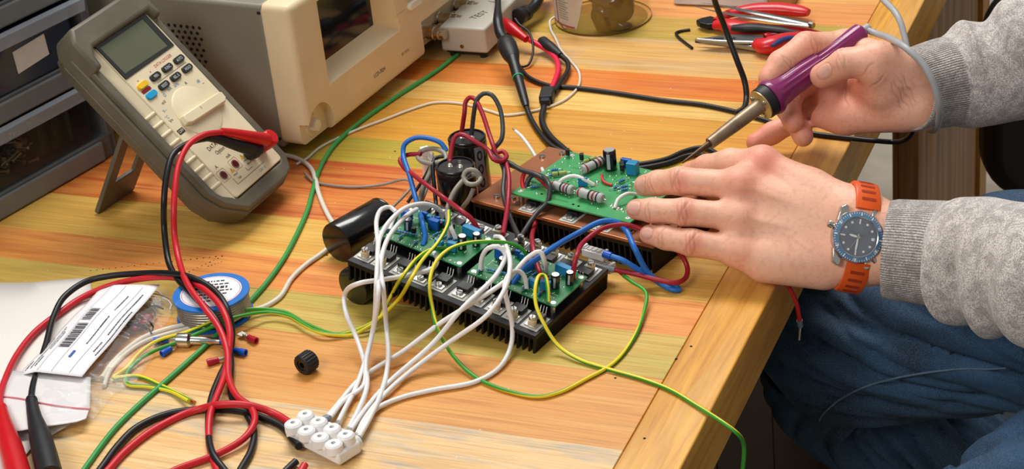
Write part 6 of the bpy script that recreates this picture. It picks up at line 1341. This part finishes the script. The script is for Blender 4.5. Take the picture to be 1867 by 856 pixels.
def cloth_tube(pts_, rad, disp, n=144, step=.0025, sec=(1, 1), rib_to=0., nrm0=(0, 0, 1)):
    p = catmull(pts_, step); N = len(p); t_ = np.gradient(p, axis=0); t_ /= np.linalg.norm(t_, axis=1)[:, None]; Ls = np.concatenate([[0], np.cumsum(np.linalg.norm(np.diff(p, axis=0), axis=1))])
    kx = np.array([a for a, _ in rad]); ky = np.array([b_ for _, b_ in rad]); r = np.interp(Ls, kx, ky); u = np.array(nrm0, float); V = []; al = []
    th_ = np.arange(n)*2*np.pi/n
    for i in range(N):
        u = u-t_[i]*(u@t_[i]); u /= np.linalg.norm(u); w = np.cross(t_[i], u); d_ = disp(Ls[i], th_); V.append(p[i]+(r[i]+d_)[:, None]*(np.cos(th_)[:, None]*u*sec[0]+np.sin(th_)[:, None]*w*sec[1])); al += [1. if Ls[i] < rib_to else max(0., 1-(Ls[i]-rib_to)/.002)]*n
    V = np.concatenate(V); F = []; UV = []
    for i in range(N-1):
        for j in range(n):
            k = (j+1) % n; F.append((i*n+j, i*n+k, (i+1)*n+k, (i+1)*n+j)); UV += [j/n, Ls[i], (j+1)/n, Ls[i], (j+1)/n, Ls[i+1], j/n, Ls[i+1]]
    return V, F, UV, al, Ls[-1]
def cloth_obj(nm, tubes, m, parent, thick=.0016, extra=None):
    V, F, UV, A = [], [], [], []; n0 = 0
    for v_, f_, u_, a_, _ in tubes: V.append(v_); F += [tuple(i+n0 for i in q) for q in f_]; UV += u_; A += a_; n0 += len(v_)
    if extra is not None: V.append(extra[0]); F += [tuple(int(i)+n0 for i in q) for q in extra[1]]; UV += [0., 0.]*(4*len(extra[1])); A += [0.]*len(extra[0])
    me = bpy.data.meshes.new(nm); me.from_pydata((np.concatenate(V)-off).tolist(), [], F); l = me.uv_layers.new(name='uv'); l.data.foreach_set('uv', UV); at = me.attributes.new('rib', 'FLOAT', 'POINT'); at.data.foreach_set('value', A); me.update()
    o = link(nm, me, parent, [m], 60); s_ = o.modifiers.new('thickness', 'SOLIDIFY'); s_.thickness = thick; s_.offset = -1; return o
def fold(s_, th_, s0, th0, w_s, w_t, amp, sl=0.): 
    dt = np.angle(np.exp(1j*(th_-th0-sl*(s_-s0)))); return amp*math.exp(-((s_-s0)/w_s)**2)*np.exp(-(dt/w_t)**2)
def dispL(s_, th_):
    d_ = .0012*np.sin(th_*2+1)*min(1, s_/.05)
    for a in ((.056, 1.8, .008, 1.4, -.0030, 0), (.072, 2.4, .008, .8, .0110, 8), (.098, 1.9, .007, .55, -.0090, 10), (.120, 2.7, .011, .7, .0100, -6), (.085, 3.6, .018, .5, .0040, 12), (.112, 4.2, .010, .6, .0060, 14), (.140, 3.4, .012, .8, -.0060, 10), (.160, 2.2, .014, .8, .0090, 4), (.190, 3.2, .014, .8, -.0070, -8), (.09, 5.6, .02, .8, .004, 5), (.215, 2.4, .018, 1., .008, 0)): d_ = d_+fold(s_, th_, *a)
    return d_
def dispR(s_, th_):
    d_ = .001*np.sin(th_*2)
    for a in ((.052, 1.0, .008, 1.5, -.0022, 0), (.066, .5, .010, .9, .0060, 6), (.092, .2, .010, .7, -.0055, 0), (.112, .8, .012, .7, .0070, -8), (.100, 2.0, .012, .6, .0030, 10), (.140, 1.4, .012, .8, .0045, -8), (.160, .2, .014, .6, -.0040, 6), (.18, 2.2, .014, .7, .005, 5)): d_ = d_+fold(s_, th_, *a)
    return d_
upz = -ed
tL = cloth_tube([D(1618, 454, 1.516), D(1670, 459, 1.508), D(1735, 466, 1.486), D(1800, 478, 1.446), D(1870, 494, 1.410), D(1960, 512, 1.372), elL, elL*.5+shL*.5+[0, 0, .01], shL], [(0, .0385), (.006, .0398), (.048, .0410), (.060, .0450), (.10, .0460), (.15, .0500), (.24, .056), (.32, .064), (.60, .085), (.9, .09)], dispL, rib_to=.050, nrm0=upz, sec=(1, .80))
tR = cloth_tube([D(1657, 166, 1.660), D(1706, 154, 1.676), D(1770, 140, 1.682), D(1820, 126, 1.678), D(1880, 104, 1.670), D(1960, 72, 1.655), elR, (elR+shR)/2, shR], [(0, .0345), (.006, .0362), (.045, .0400), (.058, .0450), (.09, .0480), (.12, .055), (.16, .060), (.25, .060), (.5, .078), (.9, .09)], dispR, rib_to=.045, nrm0=upz, sec=(1, .92))
def torso():
    cones = [(np.array([.61, .16, .70]), np.array([.61, .16, 1.10]), .155, .165), (np.array([.61, .08, 1.13]), np.array([.61, .25, 1.13]), .14, .14), (shL, np.array([.61, .16, 1.2]), .095, .11), (shR, np.array([.61, .16, 1.2]), .095, .11), (np.array([.63, .16, 1.27]), np.array([.60, .16, 1.31]), .075, .070)]
    def fn(X):
        d = None
        for c_ in cones: q = sd_cone(X, *c_); d = q if d is None else smin(d, q, .03)
        return d
    V, F = surface_nets(fn, (.35, -.2, .45), (.85, .55, 1.42), .012); return laplace(V, F, 2), F
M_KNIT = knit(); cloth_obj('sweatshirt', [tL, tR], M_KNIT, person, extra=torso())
# jeans
def denim():
    m = bpy.data.materials.new('blue_denim'); m.use_nodes = True; n = m.node_tree; b = n.nodes['Principled BSDF']
    n1 = noise(n, 10, (1, 1, 1), 5, .6); n2 = noise(n, 1500, (1, 1, 1), 2)
    c = mixc(n, ramp(n, n1, [(.35, (0,)*3), (.68, (1,)*3)]).outputs[0], s2l((11, 23, 38)), s2l((42, 78, 112))); c = mixc(n, math_(n, 'MULTIPLY', ramp(n, n2, [(.45, (0,)*3), (.6, (1,)*3)]).outputs[0], .35), c, s2l((96, 128, 160)))
    n.links.new(c, b.inputs['Base Color']); b.inputs['Roughness'].default_value = .85; bp = nd(n, 'ShaderNodeBump'); bp.inputs['Strength'].default_value = .4; bp.inputs['Distance'].default_value = .0006; n.links.new(n2, bp.inputs['Height']); n.links.new(bp.outputs[0], b.inputs['Normal']); return m
RJ = random.Random(11)
def dispJ(seed):
    R_ = random.Random(seed); L_ = [(R_.uniform(.0, .50), R_.uniform(0, 6.28), R_.uniform(.035, .09), R_.uniform(.07, .16), R_.choice((-1, 1))*R_.uniform(.005, .012), R_.uniform(3.5, 6.5)) for _ in range(80)]+[(R_.uniform(.0, .5), R_.uniform(0, 6.28), R_.uniform(.01, .025), R_.uniform(.3, .9), R_.choice((-1, 1))*R_.uniform(.002, .005), R_.uniform(-5, 12)) for _ in range(24)]
    def f(s_, th_):
        d_ = 0*th_
        for a in L_: d_ = d_+.6*min(1., s_/.09)*fold(s_, th_, *a)
        for k_, (kk, sl_, am) in enumerate(((5, 9.0, .0105), (7, 12.0, .0050), (4, 3.0, .0030))):
            ph = kk*(th_-sl_*s_)+1.3*math.sin(s_*(8+3*k_)+seed)+.5*np.sin(th_+seed+k_); en = np.clip(.75+.5*np.sin(th_*2-s_*(9+k_*6)+k_*2+seed), .15, 1)
            en = en*min(1., s_/.09); q_ = np.abs(np.sin(ph)); d_ = d_-am*(1-q_)**3*en+am*.35*q_*en
        return d_
    return f
kn = D(1468, 612, 1.76); hp = np.array([.50, .12, .66])
jt = [cloth_tube([D(1436, 628, 1.775), kn, D(1640, 582, 1.69), D(1857, 552, 1.60), (D(1857, 552, 1.60)+hp)/2+[0, 0, .01], hp], [(0, .050), (.02, .074), (.05, .084), (.2, .086), (.4, .092), (.6, .11)], dispJ(4), nrm0=-ed, n=120, step=.004),
      cloth_tube([D(1500, 640, 1.76), D(1540, 722, 1.80), D(1660, 800, 1.80), D(1800, 880, 1.83), D(1900, 960, 1.88)], [(0, .058), (.04, .066), (.12, .056), (.3, .05), (.6, .05)], dispJ(9), nrm0=-ed, n=96, step=.004),
      cloth_tube([D(1720, 1105, 1.46), D(1858, 1012, 1.44), D(1958, 945, 1.42), np.array([.50, -.02, .62])], [(0, .07), (.04, .078), (.3, .085), (.6, .10)], dispJ(21), nrm0=-ed, n=96, step=.004)]
jn = cloth_obj('jeans', jt, denim(), person, .002)
M_SEAM = mat('seam_thread', (92, 112, 132), .8)
def on_tube(tb, path_px, r=.0007):
    """seam lying on the cloth nearest the camera along a drawn path"""
    V = tb[0]; rel = V-CAM; z = rel@ev; px = 933.5+FPX*(rel@er)/z; py = 428+FPX*(rel@ed)/z; out = []
    for (x0, y0), (x1, y1) in zip(path_px[:-1], path_px[1:]):
        for t_ in np.linspace(0, 1, 12, endpoint=False):
            x, y = x0+(x1-x0)*t_, y0+(y1-y0)*t_; d2 = (px-x)**2+(py-y)**2; i = np.where(d2 < 100)[0]
            if len(i) == 0: continue
            out.append(D(x, y, z[i].min()+.0012)-off)
    return out
sp = on_tube(jt[0], [(1490, 790), (1494, 760), (1530, 728), (1580, 703), (1640, 688), (1700, 678), (1760, 672), (1800, 674), (1855, 670)])
if len(sp) > 8:
    sp = np.array(sp); k_ = np.ones(9)/9; sp = np.stack([np.convolve(sp[:, c_], k_, 'valid') for c_ in range(3)], 1)-ev*.0012
    g = G(); g.tube(sp[::2], .0009, 6); part('leg_seam', g, M_SEAM, jn, smooth=60)
# shoes so the legs end on the floor
ft = D(1900, 960, 1.88); g = G()
g.sph((ft[0]-.06-off[0], ft[1]-off[1], .045), (.14, .05, .05), 24); part('shoe', g, M_BLKR, person, smooth=60)
g = G(); g.cyl((ft[0]-off[0], ft[1]-off[1], .07), (ft[0]-off[0], ft[1]-off[1], ft[2]+.03), .045, .05, 24); part('trouser_leg', g, jn.data.materials[0], person, smooth=60)

# ------------------------------------------------------------------ wrist watch
sdir = (ed*.984-er*.17); sdir /= np.linalg.norm(sdir); adir = np.cross(ev, sdir); 
nw = -ev+er*.10-ed*.04; nw /= np.linalg.norm(nw); yw = -(sdir-nw*(sdir@nw)); yw /= np.linalg.norm(yw); xw = np.cross(yw, nw)
wc = D(1562, 433, 1.4955); fw = Frame(wc, xw, yw, nw)
wt = thing('wrist_watch', fw, 'steel diver\'s watch with a blue bezel on an orange rubber strap on the left wrist', 'watch')
M_ORG = mat('orange_rubber', (226, 88, 20), .42, var=.05); M_BEZ = mat('bezel_blue', (104, 146, 184), .22, .3, coat=.5); M_DIAL = mat('dial_grey', (98, 104, 116), .3, .1, var=.25, vscale=160, coat=.5); M_LUM = mat('lume_white', (236, 238, 236), .4)
g = G(); g.lathe([(.0170, -.006), (.0200, -.0045), (.0204, 0), (.0196, .0022), (.0180, .0030)], 60, cap1=False); part('case', g, M_SILVER, wt)
for sx_ in (-1, 1):
    for sy_ in (-1, 1):
        g = G(); v = [(sx_*.0095, sy_*.0150), (sx_*.0175, sy_*.0105), (sx_*.0158, sy_*.0220), (sx_*.0118, sy_*.0245), (sx_*.0098, sy_*.0235)]
        if sx_*sy_ < 0: v = v[::-1]
        g.prism(v, -.0062, -.0004, top=[(x*.985, y*.985) for x, y in v]); part('lug', g, M_SILVER, wt, bevel=.0006, smooth=30)
g = G(); N = 60; prof_ = [(.0197, .0020), (.0203, .0028), (.0200, .0040), (.0158, .0050), (.0152, .0046)]; v = []
for k, (r_, z_) in enumerate(prof_):
    for i in range(N): a = i*2*math.pi/N; rr = r_*(1+(.016*math.cos(a*12) if k in (0, 1, 2) else 0)); v.append((rr*math.cos(a), rr*math.sin(a), z_))
f = [(k*N+i, k*N+(i+1) % N, (k+1)*N+(i+1) % N, (k+1)*N+i) for k in range(4) for i in range(N)]; mi_ = [0]*(2*N)+[1]*N+[0]*N
g.add(v, f); g.m = mi_; bz = part('bezel', g, [M_SILVER, M_BEZ], wt)
g = G()
for k in range(60):
    a = math.pi/2-k*2*math.pi/60; L_ = .0026 if k % 5 == 0 else .0012; w_ = .0005 if k % 5 == 0 else .00022; c_, s_ = math.cos(a), math.sin(a); r0_, r1_ = .0194, .0194-L_; zz = lambda r_: .0042+(.0200-r_)/.0042*.0010+.00012
    g.add([(r0_*c_-w_*s_, r0_*s_+w_*c_, zz(r0_)), (r0_*c_+w_*s_, r0_*s_-w_*c_, zz(r0_)), (r1_*c_+w_*s_, r1_*s_-w_*c_, zz(r1_)), (r1_*c_-w_*s_, r1_*s_+w_*c_, zz(r1_))], [(0, 1, 2, 3)])
for k, s_ in ((10, '10'), (20, '20'), (30, '30'), (40, '40'), (50, '50')):
    a = math.pi/2-k*2*math.pi/60; g.text(s_, .0034, frameM((.0178*math.cos(a), .0178*math.sin(a), .00500), (math.sin(a), -math.cos(a), 0), (math.cos(a), math.sin(a), 0)))
part('bezel_markings', g, M_LUM, bz, smooth=0)
g = G(); g.lathe([(.0155, .0030), (.0001, .0030)], 48, cap0=False); dl = part('dial', g, M_DIAL, wt, smooth=0)
for k in range(12):
    a = math.pi/2-k*math.pi/6; g = G(); c_, s_ = .0122*math.cos(a), .0122*math.sin(a)
    if k in (0, 6, 9): g.box((-.0020, -.0006, 0), (.0020, .0006, .0003), M=frameM((c_, s_, .0031), (math.cos(a), math.sin(a), 0), (-math.sin(a), math.cos(a), 0)))
    elif k == 3: g.box((-.0013, -.0011, 0), (.0013, .0011, .0002), M=frameM((c_, s_, .0031), (1, 0, 0), (0, 1, 0)))
    else: g.lathe([(.0010, .0031), (.0010, .0034)], 16, M=TM(c_, s_, 0))
    part('hour_mark', g, M_LUM, dl, smooth=0)
def hand_(nm, a, L_, w_, z_, m=M_LUM):
    g = G(); M_ = frameM((0, 0, z_), (math.cos(a), math.sin(a), 0), (-math.sin(a), math.cos(a), 0)); g.prism([(-.002, -w_*.5), (L_*.5, -w_), (L_*.8, -w_*.9), (L_, 0), (L_*.8, w_*.9), (L_*.5, w_), (-.002, w_*.5)], 0, .0002, M=M_); part(nm, g, m, dl, smooth=0)
hand_('hour_hand', math.radians(172), .0075, .0009, .0036); hand_('minute_hand', math.radians(-92), .0118, .0008, .0039); hand_('second_hand', math.radians(-118), .012, .00025, .0042, M_SILVER)
g = G(); g.lathe([(.0013, .0034), (.0013, .0046)], 16); part('centre_cap', g, M_SILVER, dl)
g = G(); g.lathe([(.0154, .0050), (.0130, .0054), (.0001, .0056)], 48, cap0=False); part('crystal', g, mat('watch_glass', (235, 240, 245), .03, alpha=.10, coat=1.), wt, smooth=60)
for a, r_, nm in ((math.radians(-42), .0034, 'crown'), (math.radians(163), .0030, 'helium_valve')):
    g = G(); d_ = np.array([math.cos(a), math.sin(a), 0]); g.cyl(d_*.0195+[0, 0, -.001], d_*.0255+[0, 0, -.001], r_, prof=[(r_*.6, 0), (r_*.6, .0015), (r_, .0018), (r_, .0050), (r_*.85, .0056)], n=20); part(nm, g, M_SILVER, wt)
# strap: an oval band round the wrist, open under the case
ctr = fw.M.T@(D(1560, 433, 1.521)-fw.t)
def band(a0, a1, nm, w0, w1):
    g = G(); n_ = 44; v = []
    for i in range(n_+1):
        a = a0+(a1-a0)*i/n_; w_ = w0+(w1-w0)*i/n_; y, z = .0412*math.sin(a), .0258*math.cos(a); ny, nz = math.sin(a)/.0412, math.cos(a)/.0258; q = math.hypot(ny, nz); ny /= q; nz /= q
        for x, h_ in ((-w_, 0), (-w_, .0026), (-w_+.0012, .0032), (w_-.0012, .0032), (w_, .0026), (w_, 0)): v.append((ctr[0]+x, ctr[1]+y+ny*h_, ctr[2]+z+nz*h_))
    f = [(i*6+j, i*6+(j+1) % 6, (i+1)*6+(j+1) % 6, (i+1)*6+j) for i in range(n_) for j in range(6)]+[tuple(range(6))[::-1], tuple(range(n_*6, n_*6+6))]
    if a1 < a0: f = [q_[::-1] for q_ in f]
    g.add(v, f); o = part(nm, g, M_ORG, wt, smooth=40); k = 0
    sg = 1 if a1 > a0 else -1
    for a in (np.arange(abs(a0)+.22, abs(a1)-.1, .20)*sg):
        for e in (0,):
            g = G(); y, z = .0412*math.sin(a), .0258*math.cos(a); ny, nz = math.sin(a)/.0412, math.cos(a)/.0258; q = math.hypot(ny, nz); ny /= q; nz /= q
            g.prism(rrect(-.0058, -.0013, .0058, .0013, .0008, 2), .0030, .00345, M=frameM((ctr[0], ctr[1]+y, ctr[2]+z), (1, 0, 0), (0, nz, -ny))); part('strap_slot', g, mat('orange_deep', (160, 50, 8), .6), o, smooth=0); k += 1
            if k > 9: break
    return o
band(.52, 3.1, 'strap', .0098, .0088); band(-.52, -3.1, 'strap', .0098, .0088)

# ------------------------------------------------------------------ office chair at the right edge
cc = D(1793, 0, 2.25); _e = np.array([er[0], er[1], 0]); _n = np.array([-_e[1], _e[0], 0]); _r = ray(1800, 375); c2 = CAM+_r*(((cc-CAM)@_n)/(_r@_n)); e_r = np.array([er[0], er[1], 0]); e_r /= np.linalg.norm(e_r); bk = np.array([-e_r[1], e_r[0], 0])
Wb, ztop = .46, cc[2]+.02; zbot = c2[2]+.01; oc = Frame((cc[0], cc[1], 0), e_r, bk, (0, 0, 1))
ch = thing('office_chair', oc, 'black padded office chair partly hidden behind the sleeves at the right edge', 'chair')
g = G(); g.prism(rrect(.0, 0, Wb, ztop-zbot, .07, 8), -.03, .03, M=frameM((0, 0, zbot), (1, 0, 0), (0, 0, 1))); part('backrest', g, mat('black_leather', (20, 20, 24), .5, bump=.2, bscale=120), ch, bevel=.02, seg=4, smooth=40)
g = G(); g.box((Wb/2-.04, .035, .40), (Wb/2+.04, .055, zbot+.15)); part('back_bar', g, M_BLK, ch)
g = G(); g.prism(rrect(.0, -.46, Wb, .02, .08, 8), .42, .48); part('seat', g, M_BLKR, ch, bevel=.02, seg=4, smooth=40) if zbot > .50 else None
g = G(); g.cyl((Wb/2, -.2, .06), (Wb/2, -.2, .42), .03); part('column', g, M_BLK, ch)
for k in range(5):
    a = k*2*math.pi/5+.3; g = G(); d_ = np.array([math.cos(a), math.sin(a), 0]); g.cyl(np.array([Wb/2, -.2, .09]), np.array([Wb/2, -.2, .06])+d_*.28, .022, .014); g.sph(np.array([Wb/2, -.2, .028])+d_*.28, .028, 14); part('leg', g, M_BLK, ch)
# stool under the person
sc_ = D(2050, 800, 1.80); st = thing('work_stool', TM(sc_[0]+.05, sc_[1], 0), 'round black padded stool under the person, seen between the denim legs', 'stool'); zt = sc_[2]
g = G(); g.lathe([(.16, zt-.06), (.185, zt-.045), (.185, zt-.015), (.165, zt), (.0001, zt+.004)], 48, cap1=False); part('seat', g, mat('black_leather', (20, 20, 24), .5, bump=.2, bscale=120), st)
g = G(); g.lathe([(.025, .04), (.025, zt-.05)], 20); part('column', g, M_BLK, st); g = G(); g.lathe([(.2, 0), (.2, .02), (.04, .05)], 40); part('base', g, M_BLK, st)
